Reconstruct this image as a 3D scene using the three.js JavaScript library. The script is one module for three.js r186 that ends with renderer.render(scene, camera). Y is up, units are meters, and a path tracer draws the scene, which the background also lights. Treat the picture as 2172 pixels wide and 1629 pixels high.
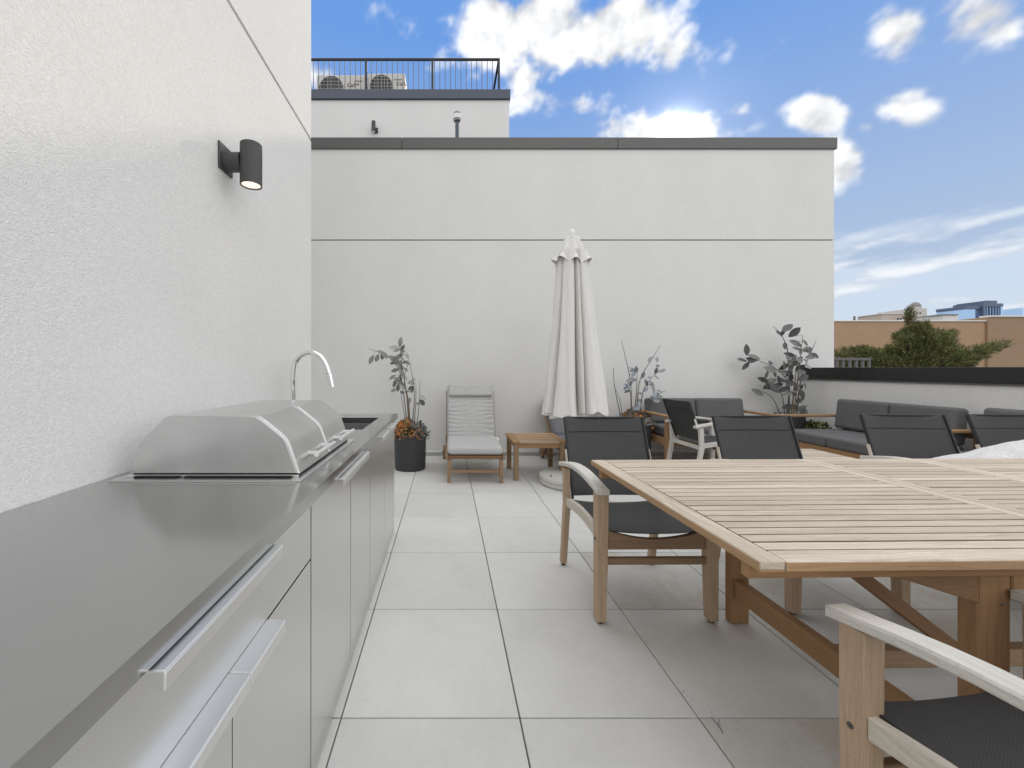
import * as THREE from 'three';
import { mergeGeometries } from 'three/addons/utils/BufferGeometryUtils.js';
import { RoundedBoxGeometry } from 'three/addons/geometries/RoundedBoxGeometry.js';
import { ImprovedNoise } from 'three/addons/math/ImprovedNoise.js';
import { FontLoader } from 'three/addons/loaders/FontLoader.js';
import { TextGeometry } from 'three/addons/geometries/TextGeometry.js';

/* ------------------------------------------------------------------ camera, sky, sun, exposure */
const scene = new THREE.Scene();
const F = 850, CX = 948, CY = 782, EYE = 1.19;             // focal length and principal point for a 2172 x 1629 frame
const camera = new THREE.PerspectiveCamera(2 * Math.atan(814.5 / F) * 180 / Math.PI, 2172 / 1629, 0.05, 2000);
camera.setViewOffset(2172, 1629, 1086 - CX, 814.5 - CY, 2172, 1629);
camera.position.set(0, EYE, 0);
camera.lookAt(0, EYE, -10);
const renderer = new THREE.WebGLRenderer({ antialias: true });
renderer.toneMapping = THREE.LinearToneMapping;
renderer.toneMappingExposure = 2.52;
renderer.shadowMap.enabled = true;

let seed = 7;
const rnd = () => { seed = (seed + 0x6d2b79f5) | 0; let t = Math.imul(seed ^ (seed >>> 15), 1 | seed); t = (t + Math.imul(t ^ (t >>> 7), 61 | t)) ^ t; return ((t ^ (t >>> 14)) >>> 0) / 4294967296; };
const rr = (a, b) => a + (b - a) * rnd();
const clamp = (x, a = 0, b = 1) => Math.min(b, Math.max(a, x));
const smooth = (a, b, x) => { const t = clamp((x - a) / (b - a)); return t * t * (3 - 2 * t); };
const mix = (a, b, t) => a + (b - a) * t;
const PN = new ImprovedNoise();
const fbm = (x, y, z, oct, gain = 0.5) => { let s = 0, a = 1, n = 0; for (let i = 0; i < oct; i++) { s += a * PN.noise(x, y, z); n += a; a *= gain; x = x * 2.03 + 17.1; y = y * 2.03 + 3.7; z = z * 2.03 + 9.2; } return s / n; };

// The sky: blue with fair-weather cumulus, banks of cloud low down, a largely clouded sky to the sides and behind.
function makeSky() {
  const W = 2048, H = 1024, data = new Float32Array(W * H * 4);
  // cumulus seen over the wall: tangent-plane centre and radii (x right, y up, at unit depth), strength
  const puffs = [[1260, 55, 235, 95, 1], [1060, 60, 95, 90, .9], [1440, 110, 120, 55, .85], [1380, 60, 150, 80, .7], [1150, 150, 130, 60, .55], [1180, 220, 105, 34, .85], [1110, 205, 60, 32, .5], [1420, 280, 130, 40, 1], [1570, 234, 38, 20, .75],
    [1735, 243, 50, 36, 1], [1915, 228, 66, 40, 1], [1840, 270, 24, 13, .7], [1915, 55, 70, 56, 1.0], [2085, 35, 110, 66, 1.1], [2160, 5, 70, 40, .6], [1780, 345, 55, 45, .95], [1760, 55, 40, 16, .45], [1670, 85, 26, 10, .4], [1355, 200, 34, 22, .35], [800, 10, 40, 25, .6], [672, 170, 42, 45, .7],
  ].map(([x, y, a, b, s]) => [(x - CX) / F, (CY - y) / F, a / F, b / F, s]);
  for (let j = 0; j < H; j++) {
    const el = ((j + 0.5) / H - 0.5) * Math.PI, sy = Math.sin(el), cy = Math.cos(el);
    for (let i = 0; i < W; i++) {
      const az = ((i + 0.5) / W - 0.5) * 2 * Math.PI, dx = Math.cos(az) * cy, dz = Math.sin(az) * cy, dy = sy;
      const o = (j * W + i) * 4, up = Math.max(0, dy);
      // clear air
      const t = Math.pow(clamp(up / 0.64), 0.86);
      let r = mix(.24, .062, t), g = mix(.270, .138, t), b = mix(.290, .31, t);
      // cumulus field
      const n = fbm(dx * 9.5, dy * 12, dz * 9.5, 7, .58), n2 = fbm(dx * 2.1 + 40, dy * 2.6, dz * 2.1, 4);
      const bil = 1 - 2.2 * Math.abs(fbm(dx * 16 + 5, dy * 20, dz * 16, 5, .55));
      let front = 0, field = 0;
      if (dz < -0.12) {
        const tx = dx / -dz, ty = dy / -dz;
        front = smooth(-1.35, -.9, tx) * (1 - smooth(1.45, 1.95, tx)) * (1 - smooth(.92, 1.25, ty));
        for (const [px, py, a, c, s] of puffs) { const u = (tx - px) / a, v = (ty - py) / c, q = u * u + v * v; if (q < 9) field = Math.max(field, s * Math.exp(-q * .55)); }
      }
      const inView = -0.60 + field * 1.14;
      const elsewhere = 0.50 + n2 * 0.5;
      const bias = mix(elsewhere, inView, front);
      const dens = bias + n * 1.2 + (bil - .55) * .2;
      const c = Math.pow(smooth(-0.10, 0.42, dens), 1.15) * smooth(0.0, 0.10, dy);
      // lit flank towards the sun, grey where the cloud is thick or turned away
      const ns = fbm((dx + .014) * 9.5, (dy + .022) * 12, (dz - .02) * 9.5, 5, .58);
      const lit = clamp(.62 + 2.6 * (n - ns) + .5 * n);
      const thick = smooth(.15, .95, dens);
      const lum = mix(.47, .70, lit) * mix(1, .94, thick) * mix(1, .62, front);   // clouds in view dimmed; unseen ones stay brighter to light the terrace
      r = mix(r, lum * .99, c); g = mix(g, lum * 1.0, c); b = mix(b, lum * 1.015, c);
      // stretched banks of grey cloud towards the horizon
      if (dy > -0.02 && dy < 0.5) {
        const h = Math.asin(clamp(dy, -1, 1)), a2 = Math.atan2(dx, -dz);
        const m = fbm(a2 * 4.2, h * 21 - a2 * 1.4, 6.2, 7, .6), w = smooth(0.03, .09, h) * (1 - smooth(.19, .27, h));
        const cb = smooth(-0.12, .24, m) * w * .92;
        const lit = smooth(-.1, .35, fbm(a2 * 4.2, (h + .012) * 21 - a2 * 1.4, 6.2, 7, .6) - m + .06);
        const L = [mix(.175, .37, 1 - lit), mix(.205, .385, 1 - lit), mix(.265, .40, 1 - lit)];
        r = mix(r, L[0], cb); g = mix(g, L[1], cb); b = mix(b, L[2], cb);
      }
      // veil of brightness round the sun
      const sd = Math.acos(clamp((dx * 482 + dy * 492 - dz * 850) / 1093.6, -1, 1)) * 57.3, veil = .50 * Math.exp(-sd * sd / 3.2) + .06 * Math.exp(-sd * sd / 30);
      r += veil; g += veil * .985; b += veil * .95;
      if (dy < 0) { const k = smooth(0, -0.15, dy); r = mix(r, .18, k); g = mix(g, .18, k); b = mix(b, .18, k); }
      data[o] = r; data[o + 1] = g; data[o + 2] = b; data[o + 3] = 1;
    }
  }
  const tex = new THREE.DataTexture(data, W, H, THREE.RGBAFormat, THREE.FloatType);
  tex.mapping = THREE.EquirectangularReflectionMapping; tex.magFilter = THREE.LinearFilter; tex.minFilter = THREE.LinearFilter; tex.colorSpace = THREE.LinearSRGBColorSpace; tex.needsUpdate = true;
  return tex;
}
const skyTexture = makeSky();
scene.background = skyTexture;
scene.environment = skyTexture;

// The sun stands low behind the far wall, veiled by the cloud there.
const sun = new THREE.DirectionalLight(0xfff0dc, 0.52);
const sunDir = new THREE.Vector3(482, 492, -850).normalize();
sun.position.copy(sunDir.clone().multiplyScalar(40)).add(new THREE.Vector3(1, 0, -2));
sun.target.position.set(1, 0, -2);
sun.castShadow = true; sun.shadow.radius = 3; sun.shadow.mapSize.set(4096, 4096);
Object.assign(sun.shadow.camera, { left: -22, right: 22, top: 22, bottom: -22, near: 1, far: 120 });
scene.add(sun, sun.target);

/* ------------------------------------------------------------------ helpers */
// positions are written as x to the right, y up, D metres away from the camera along the terrace
const V = (x, y, D) => new THREE.Vector3(x, y, -D);
const at = (px, py, D) => V((px - CX) * D / F, EYE + (CY - py) * D / F, D);
const used = new Map();
const numbered = (n) => { const k = used.get(n) ?? 0; used.set(n, k + 1); return k ? `${n}_${String(k).padStart(3, '0')}` : n; };
function flags(o) { o.traverse((m) => { if (m.isMesh) { m.castShadow = true; m.receiveShadow = true; } }); return o; }
function thing(name, label, category, group, pos = [0, 0, 0], turn = 0) {
  const o = new THREE.Group(); o.name = numbered(name); o.position.set(pos[0], pos[1], -pos[2]); o.rotation.y = turn;
  o.userData = { label, category }; if (group) o.userData.group = group;
  scene.add(o); return o;
}
function structure(name, label) { const o = new THREE.Group(); o.name = numbered(name); o.userData = { kind: 'structure' }; if (label) o.userData.label = label; scene.add(o); return o; }
function part(name, geo, mat, parent, label) {
  const g = Array.isArray(geo) ? merge(geo) : geo;
  const m = new THREE.Mesh(g, mat); m.name = name; m.castShadow = m.receiveShadow = true;
  if (label) m.userData.label = label;
  parent.add(m); return m;
}
function copyOf(src, label) { const c = src.clone(); c.name = numbered(src.name.replace(/_\d{3}$/, '')); c.userData = { ...src.userData }; if (label) c.userData.label = label; scene.add(c); return c; }
const plain = (g) => { const n = g.index ? g.toNonIndexed() : g; for (const k of Object.keys(n.attributes)) if (!['position', 'normal', 'uv'].includes(k)) n.deleteAttribute(k); if (!n.attributes.normal) n.computeVertexNormals(); return n; };
const merge = (list) => list.length === 1 ? list[0] : mergeGeometries(list.map(plain));
const move = (g, x, y, z) => g.translate(x, y, z);

// Chamfered box, 44 triangles, uv in metres with u along the grain (the longest side unless given).
function cbox(w, h, d, c = 0.003, grain) {
  const H = [w / 2, h / 2, d / 2]; c = Math.min(c, H[0] * .8, H[1] * .8, H[2] * .8);
  const g = grain ?? (w >= h && w >= d ? 0 : h >= d ? 1 : 2), off = [rr(0, 3), rr(0, 3)];
  const P = [], N = [], U = [];
  const uv = (p, a) => { const o = [0, 1, 2].filter((k) => k !== a); const [iu, iv] = a === g ? o : [g, o.find((k) => k !== g)]; return [p[iu] + off[0], p[iv] + off[1]]; };
  const poly = (pts, n, a) => { for (let k = 1; k < pts.length - 1; k++) { let t = [pts[0], pts[k], pts[k + 1]]; const e1 = t[1].map((v, i) => v - t[0][i]), e2 = t[2].map((v, i) => v - t[0][i]); const cr = [e1[1] * e2[2] - e1[2] * e2[1], e1[2] * e2[0] - e1[0] * e2[2], e1[0] * e2[1] - e1[1] * e2[0]]; if (cr[0] * n[0] + cr[1] * n[1] + cr[2] * n[2] < 0) t = [t[0], t[2], t[1]]; for (const p of t) { P.push(...p); N.push(...n); U.push(...uv(p, a)); } } };
  const mk = (a, s, b, p, e, q) => { const v = [0, 0, 0]; v[a] = s; v[b] = p; v[e] = q; return v; };
  for (let a = 0; a < 3; a++) {
    const b = (a + 1) % 3, e = (a + 2) % 3;
    for (const s of [-1, 1]) { const n = [0, 0, 0]; n[a] = s; const X = H[b] - c, Y = H[e] - c; poly([mk(a, s * H[a], b, -X, e, -Y), mk(a, s * H[a], b, X, e, -Y), mk(a, s * H[a], b, X, e, Y), mk(a, s * H[a], b, -X, e, Y)], n, a); }
    for (const s of [-1, 1]) for (const t of [-1, 1]) { const n = [0, 0, 0]; n[b] = s * .7071; n[e] = t * .7071; const L = H[a] - c; poly([mk(a, -L, b, s * H[b], e, t * (H[e] - c)), mk(a, L, b, s * H[b], e, t * (H[e] - c)), mk(a, L, b, s * (H[b] - c), e, t * H[e]), mk(a, -L, b, s * (H[b] - c), e, t * H[e])], n, b === g ? e : b); }
  }
  for (const i of [-1, 1]) for (const j of [-1, 1]) for (const k of [-1, 1]) poly([[i * H[0], j * (H[1] - c), k * (H[2] - c)], [i * (H[0] - c), j * H[1], k * (H[2] - c)], [i * (H[0] - c), j * (H[1] - c), k * H[2]]], [i * .577, j * .577, k * .577], 0);
  const geo = new THREE.BufferGeometry();
  geo.setAttribute('position', new THREE.Float32BufferAttribute(P, 3)); geo.setAttribute('normal', new THREE.Float32BufferAttribute(N, 3)); geo.setAttribute('uv', new THREE.Float32BufferAttribute(U, 2));
  return geo;
}
// a box given by its limits: x0..x1, y0..y1, z0..z1
const lim = (x0, x1, y0, y1, z0, z1, c = .003, grain) => cbox(Math.abs(x1 - x0), Math.abs(y1 - y0), Math.abs(z1 - z0), c, grain).translate((x0 + x1) / 2, (y0 + y1) / 2, (z0 + z1) / 2);
// the same with depths D0..D1 (world z = -D)
const limD = (x0, x1, y0, y1, D0, D1, c = .003, grain) => lim(x0, x1, y0, y1, -D0, -D1, c, grain);
// outline in (a, b) extruded by `len` along the third axis. axis 'x': outline is (z, y); axis 'z': outline is (x, y); axis 'y': outline is (x, z)
function prism(pts, len, axis, bevel = 0, holes) {
  const s = new THREE.Shape(pts.map((p) => new THREE.Vector2(axis === 'x' ? -p[0] : p[0], axis === 'y' ? -p[1] : p[1])));
  if (holes) for (const h of holes) s.holes.push(new THREE.Path(h.map((p) => new THREE.Vector2(axis === 'x' ? -p[0] : p[0], axis === 'y' ? -p[1] : p[1]))));
  const g = new THREE.ExtrudeGeometry(s, { depth: len - 2 * bevel, bevelEnabled: bevel > 0, bevelThickness: bevel, bevelSize: bevel, bevelOffset: -bevel, bevelSegments: 1, curveSegments: 8 });
  g.translate(0, 0, bevel);
  if (axis === 'x') g.rotateY(Math.PI / 2); else if (axis === 'y') g.rotateX(-Math.PI / 2);
  return plain(g);
}
const swapUV = (g) => { const u = g.attributes.uv, p = g.attributes.position, o = rr(0, 3); for (let i = 0; i < u.count; i++) u.setXY(i, p.getY(i) + o, p.getX(i) + p.getZ(i)); return g; };   // grain runs up the piece
// bar between two points, rectangular section
function bar(a, b, w, h, c = .003, up = new THREE.Vector3(0, 1, 0)) {
  const d = b.clone().sub(a), L = d.length(), z = d.clone().normalize(), x = new THREE.Vector3().crossVectors(up, z).normalize(), y = new THREE.Vector3().crossVectors(z, x);
  const g = cbox(w, h, L, c, 2), m = new THREE.Matrix4().makeBasis(x, y, z).setPosition(a.clone().add(b).multiplyScalar(.5));
  return g.applyMatrix4(m);
}
const tube = (pts, r, seg = 24, rad = 8, closed = false) => plain(new THREE.TubeGeometry(new THREE.CatmullRomCurve3(pts, closed), seg, r, rad, closed));
function taperTube(pts, r0, r1, seg = 12, rad = 6) {
  const curve = new THREE.CatmullRomCurve3(pts), g = new THREE.TubeGeometry(curve, seg, 1, rad, false), p = g.attributes.position;
  for (let i = 0; i <= seg; i++) { const c = curve.getPointAt(i / seg), r = mix(r0, r1, i / seg); for (let j = 0; j <= rad; j++) { const k = i * (rad + 1) + j; p.setXYZ(k, c.x + (p.getX(k) - c.x) * r, c.y + (p.getY(k) - c.y) * r, c.z + (p.getZ(k) - c.z) * r); } }
  return plain(g);
}
const cyl = (r0, r1, h, seg = 32, y = 0) => plain(new THREE.CylinderGeometry(r1, r0, h, seg)).translate(0, y + h / 2, 0);
const lathe = (pts, seg = 48) => plain(new THREE.LatheGeometry(pts.map((p) => new THREE.Vector2(p[0], p[1])), seg));
// a sheet of cloth with thickness from f(u, v) -> Vector3
function sheet(f, nu, nv, t = .004, su = 1, sv = 1) {
  const P = [], I = [], U = [], row = nu + 1, e = 1e-3;
  const A = [], Nn = [];
  for (let j = 0; j <= nv; j++) for (let i = 0; i <= nu; i++) {
    const u = i / nu, v = j / nv, p = f(u, v), pu = f(Math.min(1, u + e), v).sub(f(Math.max(0, u - e), v)), pv = f(u, Math.min(1, v + e)).sub(f(u, Math.max(0, v - e)));
    A.push(p); Nn.push(new THREE.Vector3().crossVectors(pu, pv).normalize());
  }
  for (const s of [1, -1]) for (let k = 0; k < A.length; k++) { P.push(A[k].x + Nn[k].x * s * t / 2, A[k].y + Nn[k].y * s * t / 2, A[k].z + Nn[k].z * s * t / 2); U.push((k % row) / nu * su, Math.floor(k / row) / nv * sv); }
  const M = A.length;
  for (let j = 0; j < nv; j++) for (let i = 0; i < nu; i++) { const a = j * row + i, b = a + 1, c = a + row, d = c + 1; I.push(a, b, d, a, d, c, M + a, M + d, M + b, M + a, M + c, M + d); }
  const rim = (a, b) => I.push(a, M + a, b, b, M + a, M + b);
  for (let i = 0; i < nu; i++) { rim(i, i + 1); rim(nv * row + i + 1, nv * row + i); }
  for (let j = 0; j < nv; j++) { rim((j + 1) * row, j * row); rim(j * row + nu, (j + 1) * row + nu); }
  const g = new THREE.BufferGeometry(); g.setAttribute('position', new THREE.Float32BufferAttribute(P, 3)); g.setAttribute('uv', new THREE.Float32BufferAttribute(U, 2)); g.setIndex(I); g.computeVertexNormals();
  return g;
}
// upholstered cushion: rounded box that swells in the middle, uv in metres
function cushion(w, h, d, r = .03, puff = .015, wob = .004) {
  const g = new RoundedBoxGeometry(w, h, d, 5, r), p = g.attributes.position, uv = g.attributes.uv, n = g.attributes.normal, s0 = rr(0, 50);
  for (let i = 0; i < p.count; i++) {
    const x = p.getX(i), y = p.getY(i), z = p.getZ(i), u = 2 * x / w, v = 2 * y / h, q = 2 * z / d, b = (1 - u * u) * (1 - q * q) * (h < w && h < d ? 1 : 0), b2 = (1 - u * u) * (1 - v * v) * (d < w && d <= h ? 1 : 0);
    const k = wob * PN.noise(x * 7 + s0, y * 7, z * 7);
    const ax = Math.abs(n.getX(i)), ay = Math.abs(n.getY(i)), az = Math.abs(n.getZ(i));
    if (ay >= ax && ay >= az) uv.setXY(i, x, z); else if (ax > az) uv.setXY(i, z, y); else uv.setXY(i, x, y);
    p.setXYZ(i, x + k * n.getX(i), y + Math.sign(y) * b * puff + k * n.getY(i), z + Math.sign(z) * b2 * puff + k * n.getZ(i));
  }
  g.computeVertexNormals();
  return plain(g);
}

/* ------------------------------------------------------------------ textures and materials */
function tex(w, h, f, { color = false, repeat = [1, 1] } = {}) {
  const d = new Uint8Array(w * h * 4);
  for (let j = 0; j < h; j++) for (let i = 0; i < w; i++) { const v = f(i / w, j / h), o = (j * w + i) * 4; const c = Array.isArray(v) ? v : [v, v, v]; for (let k = 0; k < 3; k++) d[o + k] = clamp(c[k]) * 255; d[o + 3] = 255; }
  const t = new THREE.DataTexture(d, w, h, THREE.RGBAFormat); t.wrapS = t.wrapT = THREE.RepeatWrapping; t.magFilter = THREE.LinearFilter; t.minFilter = THREE.LinearMipmapLinearFilter; t.generateMipmaps = true;
  if (color) t.colorSpace = THREE.SRGBColorSpace; t.repeat.set(...repeat); t.needsUpdate = true; return t;
}
// tiling value noise on a lattice of period n
function tileNoise(n, s) {
  const T = new Float32Array(n * n); let k = s * 7919 + 13; for (let i = 0; i < n * n; i++) { k = (Math.imul(k, 1664525) + 1013904223) | 0; T[i] = ((k >>> 8) & 0xffff) / 65535; }
  return (u, v) => { const x = u * n, y = v * n, i = Math.floor(x), j = Math.floor(y), a = x - i, b = y - j, sa = a * a * (3 - 2 * a), sb = b * b * (3 - 2 * b), w = (p, q) => T[(((q % n) + n) % n) * n + (((p % n) + n) % n)]; return mix(mix(w(i, j), w(i + 1, j), sa), mix(w(i, j + 1), w(i + 1, j + 1), sa), sb); };
}
const octs = (list) => { const f = list.map(([n, a], i) => [tileNoise(n, n + i * 31), a]), tot = list.reduce((s, l) => s + l[1], 0); return (u, v) => f.reduce((s, [g, a]) => s + a * g(u, v), 0) / tot; };

const stuccoN = octs([[170, .6], [330, 1]]);
const stuccoBump = tex(1024, 1024, (u, v) => stuccoN(u, v), { repeat: [1 / .75, 1 / .75] });
const stuccoM = octs([[3, .25], [7, .2], [190, .6], [500, 1]]);
const stuccoMap = tex(1024, 1024, (u, v) => .945 + .10 * (stuccoM(u, v) - .5), { color: true, repeat: [1 / 1.55, 1 / 1.55] });
const stucco = new THREE.MeshStandardMaterial({ color: new THREE.Color().setRGB(.865, .855, .83), map: stuccoMap, bumpMap: stuccoBump, bumpScale: .0017, roughness: .95 });
const stuccoFine = new THREE.MeshStandardMaterial({ color: new THREE.Color().setRGB(.865, .855, .83), map: stuccoMap, bumpMap: stuccoBump, bumpScale: .0012, roughness: .95 });

const concN = octs([[4, 1], [9, .8], [24, .6], [70, .5], [256, .5]]), pit = octs([[90, 1], [200, .6]]);
const concMap = tex(1024, 1024, (u, v) => { const n = concN(u, v); const p = pit(u, v) > .92 ? -.12 : 0; const k = .92 + .09 * (n - .5) + p; return [k, k * .998, k * .99]; }, { color: true, repeat: [1 / 1.7, 1 / 1.7] });
const dirtN = octs([[5, 1], [11, .8], [30, .7], [90, .6]]);
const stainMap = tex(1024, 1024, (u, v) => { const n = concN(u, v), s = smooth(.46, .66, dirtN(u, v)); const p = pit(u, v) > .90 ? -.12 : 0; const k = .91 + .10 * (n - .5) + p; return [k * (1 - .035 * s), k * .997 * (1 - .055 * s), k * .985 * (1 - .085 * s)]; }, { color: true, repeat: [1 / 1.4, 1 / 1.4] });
const paverMats = [[.74, .735, .715], [.77, .765, .745], [.72, .715, .70]].map((c) => new THREE.MeshStandardMaterial({ color: new THREE.Color().setRGB(...c), map: concMap, bumpMap: concMap, bumpScale: .0006, roughness: .82 }));
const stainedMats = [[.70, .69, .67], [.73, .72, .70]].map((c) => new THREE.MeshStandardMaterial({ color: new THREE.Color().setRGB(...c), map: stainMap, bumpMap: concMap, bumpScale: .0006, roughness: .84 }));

const gl = octs([[3, .6], [6, .6], [14, .4]]);
const woodTex = (lo, hi, s) => { const a = tileNoise(64, s), b = tileNoise(128, s + 1), c2 = tileNoise(256, s + 2), k = tileNoise(8, s + 3); return tex(1024, 512, (u, v) => { const wv = v + .02 * Math.sin(u * 6.283 * 2 + 3 * k(u, v)); const st = .45 * a(u * .05 + .5, wv) + .35 * b(u * .1, wv) + .35 * c2(u * .12, wv); const pores = c2(u * .9, wv * 1) > .83 ? -.07 : 0; const x = lo + (hi - lo) * (st / 1.15 * .75 + gl(u, v) * .25) + pores; return [x, x * (.985 + .02 * gl(v, u)), x * (.97 + .03 * gl(v, u))]; }, { color: true, repeat: [1 / 1.1, 1 / .28] }); };
const grainA = woodTex(.80, 1.0, 3), grainB = woodTex(.75, 1.0, 11), grainC = woodTex(.66, 1.02, 21), grainD = woodTex(.70, 1.02, 31);
const wood = (r, g, b, map = grainA, rough = .78) => new THREE.MeshStandardMaterial({ color: new THREE.Color().setRGB(r, g, b), map, bumpMap: map, bumpScale: .0009, roughness: rough });
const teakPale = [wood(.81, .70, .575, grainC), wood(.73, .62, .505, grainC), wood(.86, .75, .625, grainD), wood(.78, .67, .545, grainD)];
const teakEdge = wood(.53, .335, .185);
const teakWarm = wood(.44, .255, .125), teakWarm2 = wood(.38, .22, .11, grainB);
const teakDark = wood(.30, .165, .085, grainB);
const teakGrey = wood(.76, .70, .62, grainA, .85), teakSilver = wood(.86, .83, .78, grainB, .85);
const teakTan = wood(.62, .46, .32, grainB, .82);
const teakMid = wood(.40, .265, .165, grainB);
const metal = (v, rough, extra = {}) => new THREE.MeshStandardMaterial({ color: new THREE.Color().setRGB(v, v, v * .985), metalness: 1, roughness: rough, ...extra });
const smN = octs([[3, 1], [7, .7], [18, .3], [160, .15]]);
const smudge = tex(512, 512, (u, v) => { const k = .75 + .35 * (smN(u, v) - .5); return [1, k, 1]; }, { repeat: [1 / .9, 1 / .9] });
const scratch = tex(512, 512, (u, v) => .90 + .10 * smN(u, v) - (pit(v, u) > .88 ? .10 : 0), { color: true, repeat: [1 / .6, 1 / .6] });
const steelTop = metal(.455, .21, { roughnessMap: smudge });
const steelDoor = metal(.73, .30);
const steelHood = metal(.74, .33, { roughnessMap: smudge, map: scratch });
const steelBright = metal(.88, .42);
const steelTrim = metal(.78, .34);
const chrome = metal(.86, .06);
const sinkSteel = metal(.42, .38);
const dark = (v, rough = .5, m = 0) => new THREE.MeshStandardMaterial({ color: new THREE.Color().setRGB(v, v * .99, v * .97), roughness: rough, metalness: m });
const blackGap = dark(.012, .9);
const bronze = new THREE.MeshStandardMaterial({ color: new THREE.Color().setRGB(.12, .117, .113), roughness: .45, metalness: .35 });
const fasciaBlue = new THREE.MeshStandardMaterial({ color: new THREE.Color().setRGB(.075, .085, .115), roughness: .42, metalness: .3 });
const copingDark = new THREE.MeshStandardMaterial({ color: new THREE.Color().setRGB(.022, .022, .023), roughness: .42, metalness: .2 });
const lampBody = new THREE.MeshStandardMaterial({ color: new THREE.Color().setRGB(.07, .07, .07), roughness: .55, metalness: .25 });
const potMat = new THREE.MeshStandardMaterial({ color: new THREE.Color().setRGB(.040, .041, .043), roughness: .6 });
const weaveA = tex(256, 256, (u, v) => { const a = Math.sin(u * 6.283 * 16), b = Math.sin(v * 6.283 * 32); return .6 + .2 * (a > 0 ? 1 : -.6) * (.6 + .4 * b); }, { color: true, repeat: [1 / .16, 1 / .16] });
const sling = new THREE.MeshStandardMaterial({ transparent: true, opacity: .9, color: new THREE.Color().setRGB(.14, .14, .142), map: weaveA, bumpMap: weaveA, bumpScale: .0006, roughness: .62 });
const slingRail = dark(.018, .5);
const fabN = octs([[8, .12], [40, .2], [128, .6], [256, .8]]);
const fabricMap = tex(512, 512, (u, v) => .86 + .26 * (fabN(u, v) - .5) + .04 * Math.sin(u * 6.283 * 128) * Math.sin(v * 6.283 * 128), { color: true, repeat: [1 / .5, 1 / .5] });
const fabric = (r, g, b, rough = .95) => new THREE.MeshStandardMaterial({ color: new THREE.Color().setRGB(r, g, b), map: fabricMap, bumpMap: fabricMap, bumpScale: .0012, roughness: rough });
const sofaFabric = fabric(.185, .186, .188), loungerFabric = fabric(.68, .675, .66), canopyFabric = new THREE.MeshStandardMaterial({ color: new THREE.Color().setRGB(.72, .705, .675), bumpMap: fabricMap, bumpScale: .0004, roughness: .95 }), coverFabric = fabric(.92, .91, .89), greyCushion = fabric(.24, .245, .255);
const leafMat = (r, g, b) => new THREE.MeshStandardMaterial({ color: new THREE.Color().setRGB(r, g, b), roughness: .42 });
const leavesGrey = [leafMat(.15, .155, .145), leafMat(.24, .245, .228), leafMat(.36, .365, .34)];
const leavesBlue = [leafMat(.19, .20, .205), leafMat(.28, .30, .325), leafMat(.38, .42, .48)];
const leavesDark = [leafMat(.06, .066, .06), leafMat(.10, .106, .097), leafMat(.17, .175, .16)];
const stemMat = dark(.16, .8), stemBrown = new THREE.MeshStandardMaterial({ color: new THREE.Color().setRGB(.20, .155, .11), roughness: .85 });
const white = new THREE.MeshStandardMaterial({ color: new THREE.Color().setRGB(.8, .8, .79), roughness: .5 });
const acWhite = new THREE.MeshStandardMaterial({ color: new THREE.Color().setRGB(.66, .65, .61), roughness: .55 });
const concreteBase = new THREE.MeshStandardMaterial({ color: new THREE.Color().setRGB(.66, .65, .61), map: concMap, bumpMap: concMap, bumpScale: .002, roughness: .9 });

/* ------------------------------------------------------------------ the setting */
{
  const g = structure('ground');
  const m = part('street_level', new THREE.PlaneGeometry(1600, 1600).rotateX(-Math.PI / 2).translate(0, -9, 0), new THREE.MeshStandardMaterial({ color: new THREE.Color().setRGB(.22, .215, .21), roughness: .95 }), g);
}
const WALL_D = 5.53, WALL_TOP = 4.37, LEFT_X = -1.022, LEFT_END = 3.02, PAR_X = 4.92;
{ // pavers on pedestals
  const f = structure('terrace_floor');
  part('roof_slab', limD(-5, PAR_X + .3, -8.98, -.09, -4.2, WALL_D + .1, .01), new THREE.MeshStandardMaterial({ color: new THREE.Color().setRGB(.05, .05, .05), roughness: .9 }), f);
  const T = .61, TD = .6155, x0 = -.3613, d0 = 1.367, gap = .005;
  for (let i = -7; i <= 8; i++) for (let k = -9; k <= 7; k++) {
    let xa = x0 + i * T + gap / 2, xb = x0 + (i + 1) * T - gap / 2, da = d0 + (k - 1) * TD + gap / 2, db = d0 + k * TD - gap / 2;
    if (da > WALL_D - .05) continue;
    db = Math.min(db, WALL_D - .06); xb = Math.min(xb, PAR_X - .012);
    if (xb - xa < .03) continue;
    if (xa < LEFT_X && db < LEFT_END + .02) continue;
    if (xa < LEFT_X && da < LEFT_END + .02) da = LEFT_END + .022;
    if (xb < LEFT_X + .05 && db < LEFT_END + .02) continue;
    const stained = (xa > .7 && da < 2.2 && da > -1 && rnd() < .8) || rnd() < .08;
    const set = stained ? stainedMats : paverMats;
    const g = limD(xa, xb, -.05 + rr(-.0008, .0008), rr(-.0012, .0006), da, db, .002, 0);
    part('paver', g, set[Math.floor(rnd() * set.length)], f);
  }
}
// the building on the left
{
  const b = thing('stucco_building', 'tall off-white stucco building wall running along the kitchen counter', 'building');
  const J = 2.91, top = 7.2;
  part('wall_panel', limD(-7, LEFT_X, -8.9, J - .008, -4.2, LEFT_END, .004), stucco, b);
  part('wall_panel', limD(-7, LEFT_X, J + .008, top, -4.2, LEFT_END, .004), stucco, b);
  part('reveal_joint', limD(-6.99, LEFT_X - .014, J - .009, J + .009, -4.19, LEFT_END - .014, .001), dark(.25, .9), b);
  part('coping', limD(-7.05, LEFT_X + .03, top, top + .16, -4.25, LEFT_END + .03, .004), bronze, b);
}
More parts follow.
